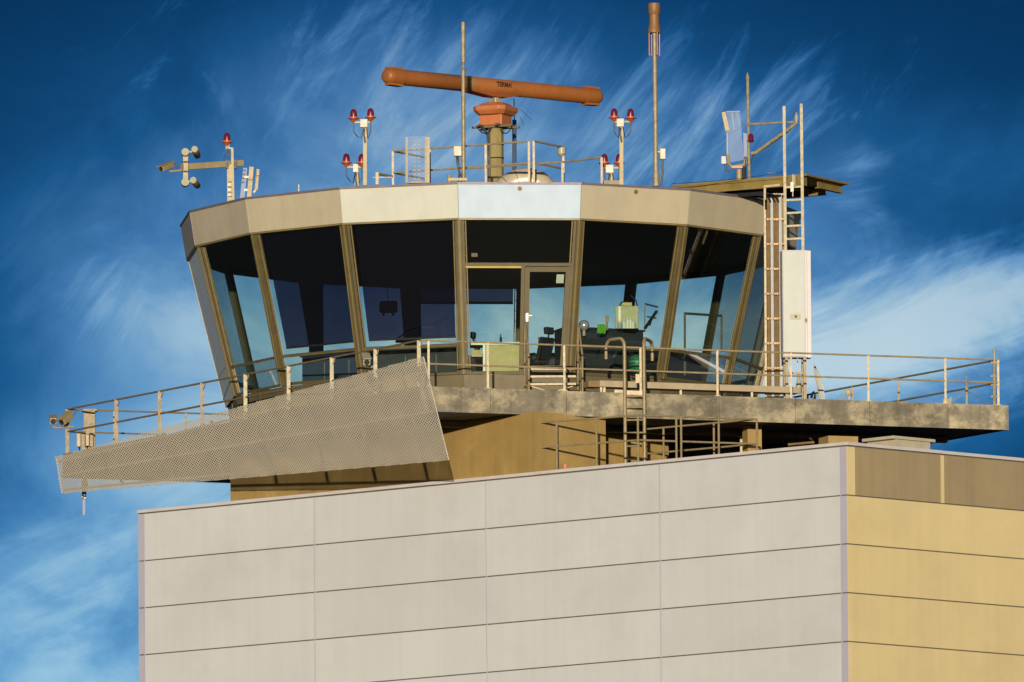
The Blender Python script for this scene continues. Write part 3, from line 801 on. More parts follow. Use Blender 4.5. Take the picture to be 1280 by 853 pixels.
for k in range(6):
    t = k * math.pi / 3; mb.tube([V((rc.x + .15 * math.cos(t), .15 * math.sin(t), z2)), V((rc.x + .1 * math.cos(t), .1 * math.sin(t), z2 + .13))], .018, 6)
mb.build('rotary_neck', 'mast_galv', rad)
# antenna
zA = P(616, 109.5, 0).z
pl_, pr_ = PZ(487, 95.5, zA), PZ(744, 121, zA)
ad = (pr_ - pl_).normalized(); aw = V((ad.y, -ad.x, 0)); aw = aw if aw.y < 0 else -aw
print('RADAR', pl_, pr_, (pr_ - pl_).length)
def lathe2(mb, base, d, w, prof, n=20):
    rings = [[base + d * h + (w * math.cos(t) * rx + Z1 * math.sin(t) * rz) for t in [2 * math.pi * k / n for k in range(n)]] for h, rx, rz in prof]
    vs = [x for r in rings for x in r]; fs = []
    for i in range(len(prof) - 1):
        for k in range(n): fs.append((i * n + k, i * n + (k + 1) % n, (i + 1) * n + (k + 1) % n, (i + 1) * n + k))
    mb.add(vs, fs, True); mb.add(rings[0], [tuple(range(n))]); mb.add(rings[-1], [tuple(range(n))])
Lr = (pr_ - pl_).length; RZ = .185
mb = MB(); lathe2(mb, pl_, ad, aw, [(0.3, .18, RZ), (Lr * .36, .18, RZ), (Lr * .36 + .012, .17, RZ - .01), (Lr * .36 + .024, .18, RZ), (Lr - .25, .18, RZ)], 24); mb.build('antenna', 'radar_orange', rad)
mb = MB(); lathe2(mb, pl_ + ad * (Lr * .375), ad, aw, [(-.06, .183, RZ + .003), (.06, .183, RZ + .003)], 24); mb.build('joint_band', 'column_olive', rad)
for (p, d) in ((pl_, -ad), (pr_, ad)):
    mb = MB(); lathe2(mb, p - d * .34, d, aw, [(0, .20, RZ + .012), (.30, .20, RZ + .012), (.40, .19, RZ - .01), (.46, .15, RZ - .05), (.48, .10, RZ - .10)], 24)
    for s_ in (1, -1): mb.bar(p - d * .33 + Z1 * s_ * (RZ + .01) , p + d * .07 + Z1 * s_ * (RZ + .0), .20, .05)
    mb.build('end_cap', 'radar_orange', rad)
cA = atpx(pl_, pr_, 616)
mb = MB()
u1, u2 = cA + ad * -.85 - Z1 * (RZ - .02), cA + ad * .75 - Z1 * (RZ - .02)
for s_ in (1,):
    a_, b_, c_ = u1, u2, V((rc.x, 0, z2 + .14))
    w_ = aw * .16
    mb.prism([a_ + w_, b_ + w_, c_ + ad * .25 + w_, c_ - ad * .25 + w_], -w_ * 2)
mb.build('cradle', 'radar_unit', rad)
# lettering on the antenna
tcu = bpy.data.curves.new('lettering', 'FONT'); tcu.body = "TERMA'"; tcu.size = .155; tcu.align_x = 'CENTER'; tcu.align_y = 'CENTER'; tcu.extrude = .002; tcu.offset = .006
to = bpy.data.objects.new('lettering', tcu); C.objects.link(to); bpy.context.view_layer.update()
tm = bpy.data.meshes.new_from_object(to.evaluated_get(bpy.context.evaluated_depsgraph_get())); bpy.data.objects.remove(to)
tm.transform(Matrix.Diagonal((.92, 1, 1, 1)))
tl = bpy.data.objects.new('lettering', tm); C.objects.link(tl); tm.materials.clear(); tm.materials.append(M['text_black'])
nrm = (aw * .985 + Z1 * .17).normalized(); upv = ad.cross(nrm); upv = upv if upv.z > 0 else -upv; 
tpos = cA + ad * .20 + aw * .186 + Z1 * .035
rm = Matrix((ad, upv, nrm)).transposed().to_4x4(); tm.transform(rm); tl.parent = rad; tl.location = tpos - rad.location
print('TEXT', len(tm.vertices), tl.location, [PROJ(rad.location + tl.location + v.co) for v in tm.vertices[:3]], len(tm.polygons))
# wisps: thin antenna pole behind the radar
mb = MB(); mb.tube([P(643, 232, 1.2), P(643, 150, 1.2)], .05, 8); mb.tube([P(643, 150, 1.2), P(642.5, 124, 1.2)], .012, 6); mb.tube([P(651, 137, 1.2), P(664, 150, 1.2)], .008, 5); mb.tube([P(650, 146, 1.2), P(655, 157, 1.2)], .008, 5)
tag(mb.build('antenna_pole', 'console_blue'), 'thin dark antenna pole standing behind the radar column', 'antenna')

# ------------------------------------------------------------------ whip antennas
wa = thing('whip_antenna', 'tall thin mottled whip antenna in front of the radar bar', 'antenna', P(579, 227, -4.6))
mb = MB(); mb.tube([P(579.5, 231, -4.6), P(579, 87, -4.6)], .045, 10); mb.build('mast', 'mast_galv', wa)
mb = MB(); mb.tube([P(579, 87, -4.6), P(579, 77, -4.6)], .022, 8); mb.lathe(P(579, 88, -4.6), Z1, [(0, .06), (.03, .075), (.05, .03)], 10); mb.build('collar', 'mast_galv', wa)
mb = MB(); mb.tube([P(579, 78, -4.6), P(578.8, 28, -4.6)], .05, 10); mb.tube([P(579, 75, -4.6), P(579, 72, -4.6)], .056, 10); mb.build('radiator', 'mast_galv', wa)
a, b = P(567, 195.5, -4.62), P(577, 183, -4.62); mb = MB(); mb.box((a + b) / 2, (b.x - a.x, .12, b.z - a.z)); mb.build('junction_box', 'white_paint', wa, .01)
mb = MB(); mb.tube([P(571, 196, -4.65), P(572, 206, -4.7), P(574.5, 216, -4.65), P(573, 230, -4.6)], .022, 6); mb.tube([P(573, 196, -4.65), P(573.5, 210, -4.7), P(577, 222, -4.65), P(577, 231, -4.6)], .016, 6); mb.build('cable', 'cable_black', wa)
mb = MB(); mb.tube([P(562, 231, -4.7), P(562, 219, -4.7)], .05, 8); mb.bar(P(560, 224.5, -4.72), P(584, 224.5, -4.72), .06); mb.build('foot_clamp', 'mast_cream', wa)

ta = thing('tower_antenna', 'very tall pole antenna with a brown waisted drum on top', 'antenna', P(820, 232, -4.4))
mb = MB(); mb.tube([P(820, 233, -4.4), P(818, 42, -4.4)], .062, 10, .048); mb.tube([P(820, 233, -4.4), P(820, 217, -4.4)], .08, 10); mb.build('mast', 'mast_galv', ta)
tb, tt = P(817.8, 41.5, -4.4), P(817.7, 4.5, -4.4); hT = (tt - tb).length
mb = MB(); mb.lathe(tb, tt - tb, [(0, .148), (.06, .148), (.10, .138), (hT * .33, .115), (hT * .62, .112), (hT * .66, .135), (hT - .06, .140), (hT, .132)], 20); mb.build('drum', 'radome_tan', ta)
for k in range(4):
    t = k * math.pi / 2 + .5; o_ = V((math.cos(t), math.sin(t), 0)) * .135
    mb = MB(); mb.tube([tb + o_, tb + o_ - Z1 * .52], .012, 6); mb.tube([tb + o_ - Z1 * .52, tb - Z1 * .52], .012, 6); mb.build('radial_rod', 'radar_unit', ta)
a, b = P(825, 199.5, -4.4), P(832, 186, -4.4); mb = MB(); mb.box((a + b) / 2, (b.x - a.x, .12, b.z - a.z)); mb.bar(P(820, 190, -4.4), P(826, 190, -4.4), .04); mb.build('junction_box', 'white_paint', ta, .01)
mb = MB(); mb.tube([P(828.5, 199, -4.42), P(828, 210, -4.42), P(828.5, 218, -4.42), P(826, 233, -4.4)], .022, 6); mb.build('cable', 'cable_black', ta)

# ------------------------------------------------------------------ red obstruction lights
def beacon(o, p, s=.86):
    """dome + base as a lamp part with sub-parts"""
    mb = MB(); mb.lathe(p, Z1, [(-.10 * s, .03 * s), (-.06 * s, .07 * s), (-.02 * s, .10 * s), (-.005 * s, .15 * s), (.02 * s, .15 * s), (.025 * s, .10 * s)], 14)
    lb = mb.build('lamp_base', 'red_base', o)
    mb = MB(); mb.lathe(p + Z1 * .025 * s, Z1, [(0, .095 * s), (.10 * s, .092 * s), (.16 * s, .082 * s), (.21 * s, .055 * s), (.23 * s, .02 * s)], 16); mb.build('red_dome', 'red_dome', lb)
    mb = MB(); mb.lathe(p + Z1 * .026 * s, Z1, [(0, .101 * s), (.02 * s, .101 * s)], 16); mb.build('dome_ring', 'red_base', lb)
def twin_mast(label, px, base_py, box_py, Y, lamps, box_w=8.5, group='twin red beacon masts on the roof'):
    o = thing('beacon_mast', label, 'beacon mast', P(px, base_py, Y), group)
    mb = MB(); mb.bar(P(px, base_py, Y), P(px, box_py + 2, Y), .085, .085); mb.build('post', 'mast_cream', o)
    mb = MB(); c_ = P(px - 1.5, box_py, Y - .06); mb.box(c_, (box_w * PX, .12, .16)); mb.box(c_ + Z1 * .088, (box_w * PX * 1.05, .14, .018)); mb.build('junction_box', 'white_paint', o)
    l, r = [P(x, box_py - 3, Y) for x, _ in lamps]
    mb = MB(); mb.bar(l - Z1 * .02, r - Z1 * .02, .04); mb.build('cross_arm', 'mast_cream', o)
    for x, y in lamps:
        p = P(x, y, Y - .02); beacon(o, p)
        s_ = 1 if x > px else -1
        q = P(px + 2 * s_, box_py + 5, Y - .06)
        mb = MB(); mb.tube([p - Z1 * .08, p - Z1 * .3 + V((0, 0, 0)), p.lerp(q, .35) - Z1 * .33, p.lerp(q, .75) - Z1 * .30, q], .012, 6); mb.build('cable', 'cable_black', o)
    mb = MB(); mb.tube([P(px - 1, box_py + 6, Y - .06), P(px - 1.6, box_py + 12, Y - .09), P(px - .6, box_py + 18, Y - .06), P(px + .2, box_py + 24, Y - .05)], .02, 6); mb.build('cable', 'cable_black', o)
    return o
twin_mast('tall twin-lamp beacon mast left of the clear panel antenna', 456.3, 232, 155, -5.5, [(442, 148.5), (463.2, 147.3)])
twin_mast('low twin-lamp beacon mast in front of the tall left beacon mast', 446, 233, 211, -5.1, [(433, 204), (452.3, 204.5)], 6)
twin_mast('tall twin-lamp beacon mast left of the brown drum antenna', 776.8, 232, 154.3, -5.4, [(767.7, 147.5), (788.3, 148)])
twin_mast('low twin-lamp beacon mast at the end of the low roof rail', 763.5, 231, 212, -4.9, [(755.5, 204.5), (774, 204.5)], 9)
mb = MB(); mb.box(P(765, 229, -4.95), (.42, .2, .10)); tag(mb.build('lamp_plinth', 'rail_dark'), 'dark low plinth under the low beacon mast beside the roof rail', 'plinth')

# ------------------------------------------------------------------ clear panel antenna near the left beacons
pa = thing('panel_antenna', 'upright clear plastic panel antenna on the roof in front of the railing', 'antenna', P(522, 230, -5.2))
tp_, bt_ = P(521, 171, -5.2), P(520, 227, -5.2); hP = (tp_ - bt_).length
mb = MB(); n_ = 14
front = [(-.26 + .52 * k / n_, -.10 * math.sin(math.pi * k / n_)) for k in range(n_ + 1)]
poly_ = [bt_ + V((x, y, 0)) for x, y in front]
vs_ = poly_ + [p + Z1 * hP for p in poly_]; mb.add(vs_, [(k, k + 1, k + 1 + n_ + 1, k + n_ + 1) for k in range(n_)], True); mb.build('radome', 'radome_clear', pa)
for r_ in range(10):
    for s_ in (-1, 1):
        mb = MB(); mb.box(bt_ + Z1 * (hP * (.07 + .094 * r_)) + V((s_ * .05 + .02, .08, 0)), (.045, .02, .022)); mb.build('dipole', 'copper', pa)
for x, w_, m in ((508.5, .045, 'mast_cream'), (534, .11, 'mast_cream')):
    mb = MB(); a, b = P(x, 229, -5.15), P(x, 172, -5.15); mb.bar(a, b, w_, .08); mb.build('upright', m, pa)
mb = MB(); mb.box(P(520, 228.5, -5.2), (.34, .14, .04)); mb.build('foot', 'pipe_brown', pa)
mb = MB(); mb.box(P(478, 222, -4.9), (.45, .05, .02)); mb.bar(P(471.5, 231, -4.9), P(471.5, 216, -4.9), .07); mb.bar(P(471.5, 217.5, -4.9), P(490, 221, -4.2), .05); tag(mb.build('low_bracket', 'rail_steel'), 'low pale angle bracket between the beacon masts and the clear antenna', 'bracket')

# bent duct
dc = MB(); y0 = -3.2
pts = [P(618, 262, y0), P(626, 246, y0), P(637, 233, y0), P(648, 227, y0), P(660, 225.5, y0), P(672, 229, y0), P(683, 240, y0), P(690, 256, y0)]
vd = thing('vent_duct', 'bent pale metal air duct rising above the roof edge', 'duct', P(660, 230, y0))
dc.tube(pts, .30, 20); dc.build('duct', 'duct_white', vd)
mb = MB()
for i in (2, 3): d = (pts[i + 1] - pts[i - 1]).normalized(); mb.lathe(pts[i] - d * .015, d, [(0, .306), (.02, .306)], 20)
mb.build('seam_band', 'pipe_brown', vd)

# ------------------------------------------------------------------ left camera and floodlight mast
ym = -2.7
cm = thing('camera_mast', 'cream mast with long arm carrying four round floodlights and a red lamp', 'mast', P(288, 252, ym))
mb = MB(); mb.bar(P(287.5, 262, ym), P(287, 206, ym), .12, .05); mb.build('post', 'mast_cream', cm)
mb = MB(); mb.bar(P(291.8, 262, ym - .05), P(290.3, 185, ym - .05), .055, .07); mb.build('post_rail', 'mast_cream', cm)
for y in (231, 237.5, 244, 249):
    mb = MB(); mb.box(P(286.5, y, ym - .035), (.07, .03, .055)); mb.build('slot_plate', 'white_paint' if y < 245 else 'mast_galv', cm)
    mb = MB(); mb.box(P(288, y - 3.5, ym - .04), (.11, .03, .02)); mb.build('slot_shadow', 'cable_black', cm)
mb = MB(); mb.bar(P(227, 209, ym - .75), P(303, 204, ym + .25), .1, .135); mb.build('arm', 'mast_cream', cm)
mb = MB()
for x in (284, 294): mb.box(P(x, 206, ym), (.05, .2, .2))
mb.build('arm_clamp', 'cable_black', cm)
yh = ym - .72
mb = MB(); mb.bar(P(232, 191, yh), P(232, 225, yh), .11, .11); mb.build('hub_post', 'mast_cream', cm)
mb = MB()
for y in (203, 215): mb.lathe(P(232, y, yh) - Z1 * .02, Z1, [(0, .075), (.04, .075)], 12)
mb.build('hub_band', 'cable_black', cm)
for x, y, dx, dz, big in ((231.5, 190, -.03, 0, 1), (243.2, 186.5, .10, -.16, 0), (231.5, 227.8, -.03, 0, 1), (241.5, 225.3, .16, -.12, 0)):
    f = P(x, y, yh - .18); d = V((dx, 1, dz)).normalized()
    mb = MB(); mb.lathe(f, d, [(0, .085), (.02, .092), (.3, .088), (.33, .06)], 16) if big else mb.lathe(f, d, [(0, .075), (.02, .08), (.55, .075), (.58, .05)], 16)
    fl = mb.build('floodlight', 'mast_cream', cm)
    mb = MB(); mb.lathe(f - d * .004, d, [(0, .068 if big else .06), (.003, .068 if big else .06)], 16); mb.build('lens', 'lamp_glass', fl)
    if not big: mb = MB(); mb.bar(f + d * .2, P(232, y + (4 if y < 200 else 1), yh), .04); mb.build('yoke', 'mast_cream', fl)
beacon(cm, P(283.8, 178, ym - .05))
mb = MB(); mb.tube([P(283, 181, ym - .05), P(283, 187, ym - .05)], .022, 8); mb.tube([P(286.2, 181, ym - .05), P(286.2, 187, ym - .05)], .022, 8); mb.bar(P(284, 184, ym - .05), P(290, 186, ym - .05), .03); mb.build('lamp_stem', 'white_paint', cm)
mb = MB(); mb.tube([P(283, 187, ym - .05), P(283, 193, ym - .05), P(285.5, 196, ym - .05), P(288, 195, ym - .05)], .012, 6); mb.tube([P(286.2, 187, ym - .05), P(286.5, 195, ym - .05), P(288.5, 196, ym - .05)], .012, 6); mb.build('cable', 'cable_black', cm)
cctv('cream security camera at the free end of the floodlight arm', [P(227, 213, yh), P(212, 214.5, yh), P(213, 210, yh)], P(215.5, 206, yh + .1), P(201.5, 211.5, yh - .25), .065)
mb = MB(); mb.tube([P(215.5, 206, yh + .12), P(219, 204.5, yh), P(221.8, 208, yh), P(220.5, 212, yh), P(218, 213.5, yh)], .01, 6); tag(mb.build('camera_cable', 'cable_black'), 'small looped cable behind the camera on the floodlight arm', 'cable')

# pair of panel antennas behind it
for lab, xb, xt, w_, yt, yb, m in (('wide clear-backed panel antenna just right of the floodlight mast', 311, 314.5, .10, 209, 251, 'mast_cream'), ('narrow short panel antenna at the far right of the floodlight mast', 320.2, 322.5, .07, 212, 238, 'mast_cream')):
    yq = -2.9
    o = thing('sector_antenna', lab, 'antenna', P(xb, yb, yq), 'sector antennas on the roof')
    mb = MB(); mb.bar(P(xb, yb, yq), P(xt, yt, yq), w_, .09); mb.build('spine', m, o)
    if w_ > .09:
        mb = MB(); a, b, c_, d_ = P(299.5, 251, yq), P(305.5, 251, yq), P(309, 210, yq), P(304, 210, yq); mb.quadslab([a, b, c_, d_], V((0, -1, 0)), .03); mb.build('clear_cover', 'clear_plastic', o)
        for k in range(4): mb = MB(); mb.box(P(303.5 + .9 * (4 - k) * .5, 213 + 5 * k, yq - .012), (.06, .02, .03)); mb.build('dipole', 'cable_black', o)
        for y in (222, 238): mb = MB(); mb.bar(P(305, y, yq), P(313, y - 1, yq), .03, .05); mb.build('bracket', 'white_paint', o)
    else:
        mb = MB(); mb.bar(P(319.0, 235, yq - .02), P(321.0, 213, yq - .02), .02, .05); mb.bar(P(317, 241, yq), P(321, 236, yq), .04); mb.build('bracket', 'white_paint', o)
    mb = MB(); mb.box(P((xb + xt) / 2 + .5, (yt + yb) / 2 - 5, yq - .05), (w_ * 1.05, .01, .02)); mb.build('band', 'cable_black', o)
mb = MB(); a = P(325, 247, -3.4); mb.lathe(a - Z1 * .12, Z1, [(0, .16), (.08, .12), (.15, .02)], 10); tag(mb.build('roof_cowl', 'white_paint'), 'small white cone-shaped cowl peeking over the left roof edge', 'cowl')
mb = MB(); a = P(373.5, 241, -5.0); mb.tube([a - Z1 * .1, P(373.5, 231, -5.0)], .018, 6); tag(mb.build('spike', 'white_paint'), 'tiny white spike on the roof edge above the dark left windows', 'spike')

# ------------------------------------------------------------------ gantry
gz = Z_ROOF + .43
g0 = PZ(1008.4, 217.3, gz); g1 = PZ(1061.2, 229, gz); g2 = PZ(840, 231.5, gz)
print('GANTRY', g0, g1, g2)
e1_ = (g2 - g0).normalized(); e2_ = (g1 - g0); wG = e2_.length; e2_ = e2_.normalized(); g3 = g2 + e2_ * wG
gt = thing('roof_gantry', 'cantilevered gold-brown steel gantry deck sticking out over the right roof edge', 'gantry', (g0 + g3) / 2)
mb = MB(); mb.prism([g0, g1, g3, g2], (0, 0, -.045)); mb.build('deck', 'gantry_gold', gt)
mb = MB()
for s_, l_ in ((.05, 0), (wG - .12, .12)):
    p, q = g0 + e2_ * s_ - Z1 * .05 + e1_ * (.45 + l_), g2 + e2_ * s_ - Z1 * .05
    for (ww, zz, hh_) in ((.12, -.01, .02), (.02, -.10, .16), (.12, -.19, .02)): mb.bar(p + Z1 * zz, q + Z1 * zz, ww, hh_)
mb.build('beam', 'gantry_gold', gt)
mb = MB(); p, q = g1 - e2_ * .5 + e1_ * .15 - Z1 * .15, g1 - e2_ * .02 + e1_ * .12 - Z1 * .15
for (ww, zz, hh_) in ((.12, .08, .02), (.02, 0, .16), (.12, -.08, .02)): mb.bar(g0 + e2_ * .9 + e1_ * .2 + Z1 * (zz - .14), g1 - e2_ * .03 + e1_ * .2 + Z1 * (zz - .14), ww, hh_)
mb.build('end_beam', 'gantry_gold', gt)
mb = MB(); mb.box(g0 + e1_ * .30 + e2_ * .1 - Z1 * .15, (.34, .26, .2), math.atan2(e1_.y, e1_.x)); mb.build('beam_joint', 'gantry_gold', gt)
for k in range(5):
    t = 1.0 + k * .55; mb = MB(); mb.bar(g0 + e1_ * t + e2_ * .15 - Z1 * .12, g0 + e1_ * t + e2_ * (wG - .15) - Z1 * .12, .08, .1); mb.build('cross_member', 'gantry_gold', gt)
# cable run under the gantry
mb = MB()
for k in range(4):
    y = -5.4 + .1 * k
    mb.tube([P(958 + 5 * k, 252, -4.6), P(955 + 5 * k, 245, -4.7), P(945 + 3 * k, 243.5 - k, -4.6), P(925 + 3 * k, 245 - k, -4.3), P(905, 246.5 - k, -4.0)], .022, 6)
tag(mb.build('cable_bundle', 'cable_black'), 'dark cable bundle slung beneath the roof gantry', 'cables')
mb = MB(); mb.bar(P(955, 233.5, -5.75), P(975, 231.5, -5.8), .05); mb.bar(P(956, 233, -5.7), P(956, 250, -5.7), .05); tag(mb.build('pipe_bracket', 'mast_cream'), 'angled pipe bracket joining the riser pipes to the gantry', 'bracket')

# roof ladder
yl2 = g0.y - .10
rl = thing('roof_ladder', 'narrow ladder rising past the gantry behind the white cabinet', 'ladder', P(993, 500, yl2))
for xt, yt_, xb in ((980, 133, 983.5), (1001.5, 130, 1005.5)):
    mb = MB(); p, q = P(xb, 455, yl2), P(xt, yt_, yl2); mb.bar(V((p.x, p.y, ZP)), q, .065, .05); mb.build('stile', 'mast_galv', rl)
for k in range(9):
    y = 234.5 + 16.2 * k; f = (y - 130) / 320
    a, b = P(980 + 3.5 * f, y, yl2), P(1001.5 + 4 * f, y - 1.2, yl2); mb = MB(); mb.bar(a, b, .04, .045); mb.build('rung', 'mast_galv', rl)
mb = MB(); mb.tube([P(991, 218, yl2 - .06), P(991, 246, yl2 - .06)], .012, 6); mb.box(P(990, 234, yl2 - .07), (.07, .06, .22)); mb.tube([P(993, 219, yl2 - .06), P(993, 233, yl2 - .06)], .035, 8); tag(mb.build('fall_arrest_wire', 'white_paint'), 'white fall arrest device and wire in the middle of the roof ladder', 'safety wire')

# riser pipes
yr = yl2 + .75
rp = thing('riser_pipes', 'bundle of vertical brown and white pipes with copper clamps right of the windows', 'pipes', P(967, 490, yr))
for x0, x1, w_, m in ((956, 957.3, .05, 'rail_steel'), (960.3, 961.6, .07, 'pipe_brown'), (964.6, 966, .055, 'pipe_white'), (968.6, 969.6, .035, 'pipe_brown'), (971.5, 972, .05, 'pipe_brown'), (975.2, 976.8, .06, 'pipe_white')):
    mb = MB(); a, b = P(x0, 244, yr), P(x1, 480, yr); mb.tube([a, V((b.x, b.y, ZP))], w_ * .75, 8) if m != 'rail_steel' else mb.bar(a, V((b.x, b.y, ZP)), .05, .09); mb.build('pipe', m, rp)
for k in range(8):
    y = 243.5 + 31 * k; f = (y - 244) / 240
    mb = MB(); mb.bar(P(955 + 1.5 * f, y, yr - .05), P(979.5 + 1.5 * f, y - .5, yr - .05), .03, .035)
    for x in (959.5, 968, 971): mb.lathe(P(x + f, y, yr - .07), V((0, -1, 0)), [(0, .04), (.03, .03)], 8)
    mb.build('clamp_bar', 'copper', rp)
pz_ = P(970, 360, yr + .34); mb = MB(); mb.box(pz_, (.60, .03, 4.1), R_(-40)); mb.build('backing_plate', 'backing_mustard', rp)

# white cabinet
yc_ = yl2 - .55
ca, cb, cc_, cd_ = P(977.8, 312.5, yc_), P(1009.5, 311.8, yc_), P(1009.5, 454, yc_), P(980, 455, yc_)
cab = thing('equipment_cabinet', 'tall white equipment cabinet on legs beside the riser pipes', 'cabinet', P(995, 500, yc_))
cx0, cx1 = P(978.5, 380, yc_).x, P(1009.5, 380, yc_).x
cz1, cz0 = ca.z, P(995, 446.5, yc_).z
rot = R_(7)
CXv, CYv = V((math.cos(rot), math.sin(rot) * 1, 0)), V((-math.sin(rot), math.cos(rot), 0))
o0 = V((cx0, yc_, 0)); wc = (cx1 - cx0) / math.cos(rot)
def cbx(a0, a1, b0, b1, z0, z1, m, name, par=cab, bev=.008):
    mb = MB(); mb.box(o0 + CXv * ((a0 + a1) / 2) + CYv * ((b0 + b1) / 2) + Z1 * ((z0 + z1) / 2), (a1 - a0, b1 - b0, z1 - z0), ax=(CXv, CYv, Z1)); return mb.build(name, m, par, bev)
cbx(0, wc, .03, .42, cz0, cz1, 'cabinet_side', 'carcass')
dr_ = cbx(.01, wc - .05, 0, .028, cz0 + .02, cz1 - .02, 'cabinet_white', 'door')
cbx(wc * .28, wc * .72, -.006, -.001, cz0 + .86, cz0 + .99, 'white_paint', 'notice', dr_, 0)
mb = MB(); q = o0 + CXv * (wc * .52) - CYv * .008 + Z1 * (cz0 + .93); mb.lathe(q, -CYv, [(0, .03), (.004, .03)], 10); mb.build('notice_mark', 'console_dark', dr_)
mb = MB(); q = o0 + CXv * (wc - .04) - CYv * .0 + Z1 * (cz0 + .85); mb.box(q, (.05, .05, .1)); mb.lathe(q - CYv * .02, -CYv, [(0, .03), (.03, .02)], 8); mb.build('lock', 'copper', dr_)
# side return of the cabinet, leaning backwards to the right
cbx(wc, wc + .10, .10, .40, cz0, cz1, 'cabinet_side', 'side_duct')
for a0 in (.05, wc - .1):
    cbx(a0, a0 + .07, .06, .13, ZP, cz0, 'rail_steel', 'leg', cab, 0); 
    cbx(a0, a0 + .07, .33, .40, ZP, cz0, 'rail_steel', 'leg', cab, 0)
cbx(.12, wc - .1, .08, .12, cz0 - .38, cz0 - .33, 'rail_steel', 'cross_bar', cab, 0)
mb = MB(); mb.tube([P(997, 448, yc_ + .2), P(997, 470, yc_ + .2)], .012, 6); mb.lathe(P(998.5, 492, yc_ + .2), Z1, [(0, .06), (.15, .07), (.3, .04), (.45, .02)], 10); tag(mb.build('hanging_plug', 'white_paint'), 'white cable plug dangling beneath the equipment cabinet', 'plug')

# leaning curved panel right of cabinet
yd = yc_ + 1.0
mb = MB()
L_e = [(1018, 456.5), (1019.5, 468), (1021.5, 480), (1023.5, 490), (1025.3, 502)]
R_e = [(1019, 457), (1024.3, 466.5), (1028, 478), (1030, 490), (1031.5, 502)]
pf = [P(x, y, yd) for x, y in L_e]; pr = [P(x, y, yd) + V((0, .05, 0)) for x, y in R_e]
mb.prism(pf + pr[::-1], (0, .05, 0)); dsh = thing('leaning_panel', 'thin curved pale panel leaning beside the equipment cabinet', 'panel', P(1026, 500, yd))
mb.build('panel', 'cabinet_white', dsh)
mb = MB(); mb.tube(pf, .018, 6); mb.build('rim', 'mast_cream', dsh)

# small things on the balcony right side
rp_ = atpx(b_in, c_in, 1066); yf_ = rp_.y - .3
fl = thing('small_floodlight', 'small yellowish lamp on a thin arm near the rear right railing', 'lamp', P(1050, 500, yf_))
mb = MB(); mb.tube([P(1049, 500, yf_), P(1059.5, 493.5, yf_)], .016, 6); mb.build('arm', 'white_paint', fl)
mb = MB(); mb.lathe(P(1060.5, 491, yf_ + .1), V((0, -1, -.1)), [(0, .05), (.1, .075), (.16, .08), (.17, .06)], 10); mb.box(P(1061.3, 494, yf_), (.03, .05, .22)); mb.build('head', 'mast_cream', fl)
mb = MB(); mb.tube([P(1014, 498, yf_), P(1015.5, 492, yf_), P(1018, 490, yf_)], .03, 6); mb.tube([P(1018, 500, yf_), P(1019, 495, yf_), P(1021, 493, yf_)], .03, 6); tag(mb.build('pipe_elbows', 'mast_cream'), 'two small cream pipe elbows beside the leaning panel', 'pipes')
ya_ = atpx(B - nAB * .5, Cc, 1208).y if False else B.y + .9
sa = thing('tripod_antenna', 'slim antenna stub with stay wires near the right balcony tip', 'antenna', P(1208.5, 507, ya_))
mb = MB(); mb.tube([P(1208.5, 510, ya_), P(1208.3, 487, ya_)], .03, 8); mb.build('stub', 'white_paint', sa)
mb = MB(); mb.tube([P(1208.3, 487, ya_), P(1208.2, 470, ya_)], .018, 8); mb.lathe(P(1208.4, 493, ya_), Z1, [(0, .045), (.05, .045)], 8); mb.lathe(P(1208.4, 487, ya_), Z1, [(0, .045), (.05, .045)], 8); mb.build('tip', 'mast_galv', sa)
for x, y in ((1188, 504), (1240, 507)):
    mb = MB(); mb.tube([P(1208.3, 489, ya_), P(x, y, ya_)], .007, 5); mb.build('stay_wire', 'rail_dark', sa)
mb = MB(); a = P(1183, 503, B.y + .3); mb.box(a, (.16, .12, .14)); mb.box(a + V((.09, 0, .02)), (.05, .14, .18)); tag(mb.build('socket_box', 'rail_dark'), 'dark socket box low on the front railing near the right tip', 'box')
yw = b_in.y - .03
wp = thing('whip_post', 'short antenna mast clamped to the right tip of the front railing', 'antenna', P(1243, 505, yw))
mb = MB(); mb.tube([V((P(1243, 505, yw).x, yw, ZP)), P(1243, 454, yw)], .04, 8); mb.build('mast', 'mast_galv', wp)
mb = MB(); mb.tube([P(1243, 454, yw), P(1243, 440, yw)], .03, 8); mb.lathe(P(1243, 441, yw), Z1, [(0, .03), (.05, .05), (.07, .03)], 8); mb.build('whip', 'white_paint', wp)
for y in (453.5, 470.5, 481.5, 496): mb = MB(); mb.bar(P(1238.5, y, yw), P(1247, y, yw), .04); mb.build('clamp', 'rail_dark', wp)

# reflector antenna on the gantry
yg = g0.y + 1.1
ra_ = thing('reflector_antenna', 'tilted clear panel antenna with cream side bar on the roof gantry', 'antenna', P(924, 226, yg))
mb = MB(); mb.tube([P(924, 227, yg), P(924, 212, yg)], .07, 10); mb.build('stand', 'mast_cream', ra_)
q = [P(908, 204, yg), P(930, 200, yg), P(925, 140, yg), P(908, 139, yg)]
mb = MB(); mb.quadslab(q, V((0, -1, 0)), .015); mb.build('clear_sheet', 'radome_clear', ra_)
mb = MB(); mb.bar(P(904.3, 140.5, yg), P(909.3, 164, yg), .09, .06); mb.build('side_bar', 'mast_cream', ra_)
mb = MB(); mb.bar(P(914.5, 140, yg - .02), P(918, 163, yg - .02), .025, .03); mb.bar(P(908, 140, yg - .02), P(925, 139.5, yg - .02), .03); mb.bar(P(920.5, 140, yg - .02), P(925, 160, yg - .02), .09, .02); mb.build('feed_strip', 'clear_plastic', ra_)
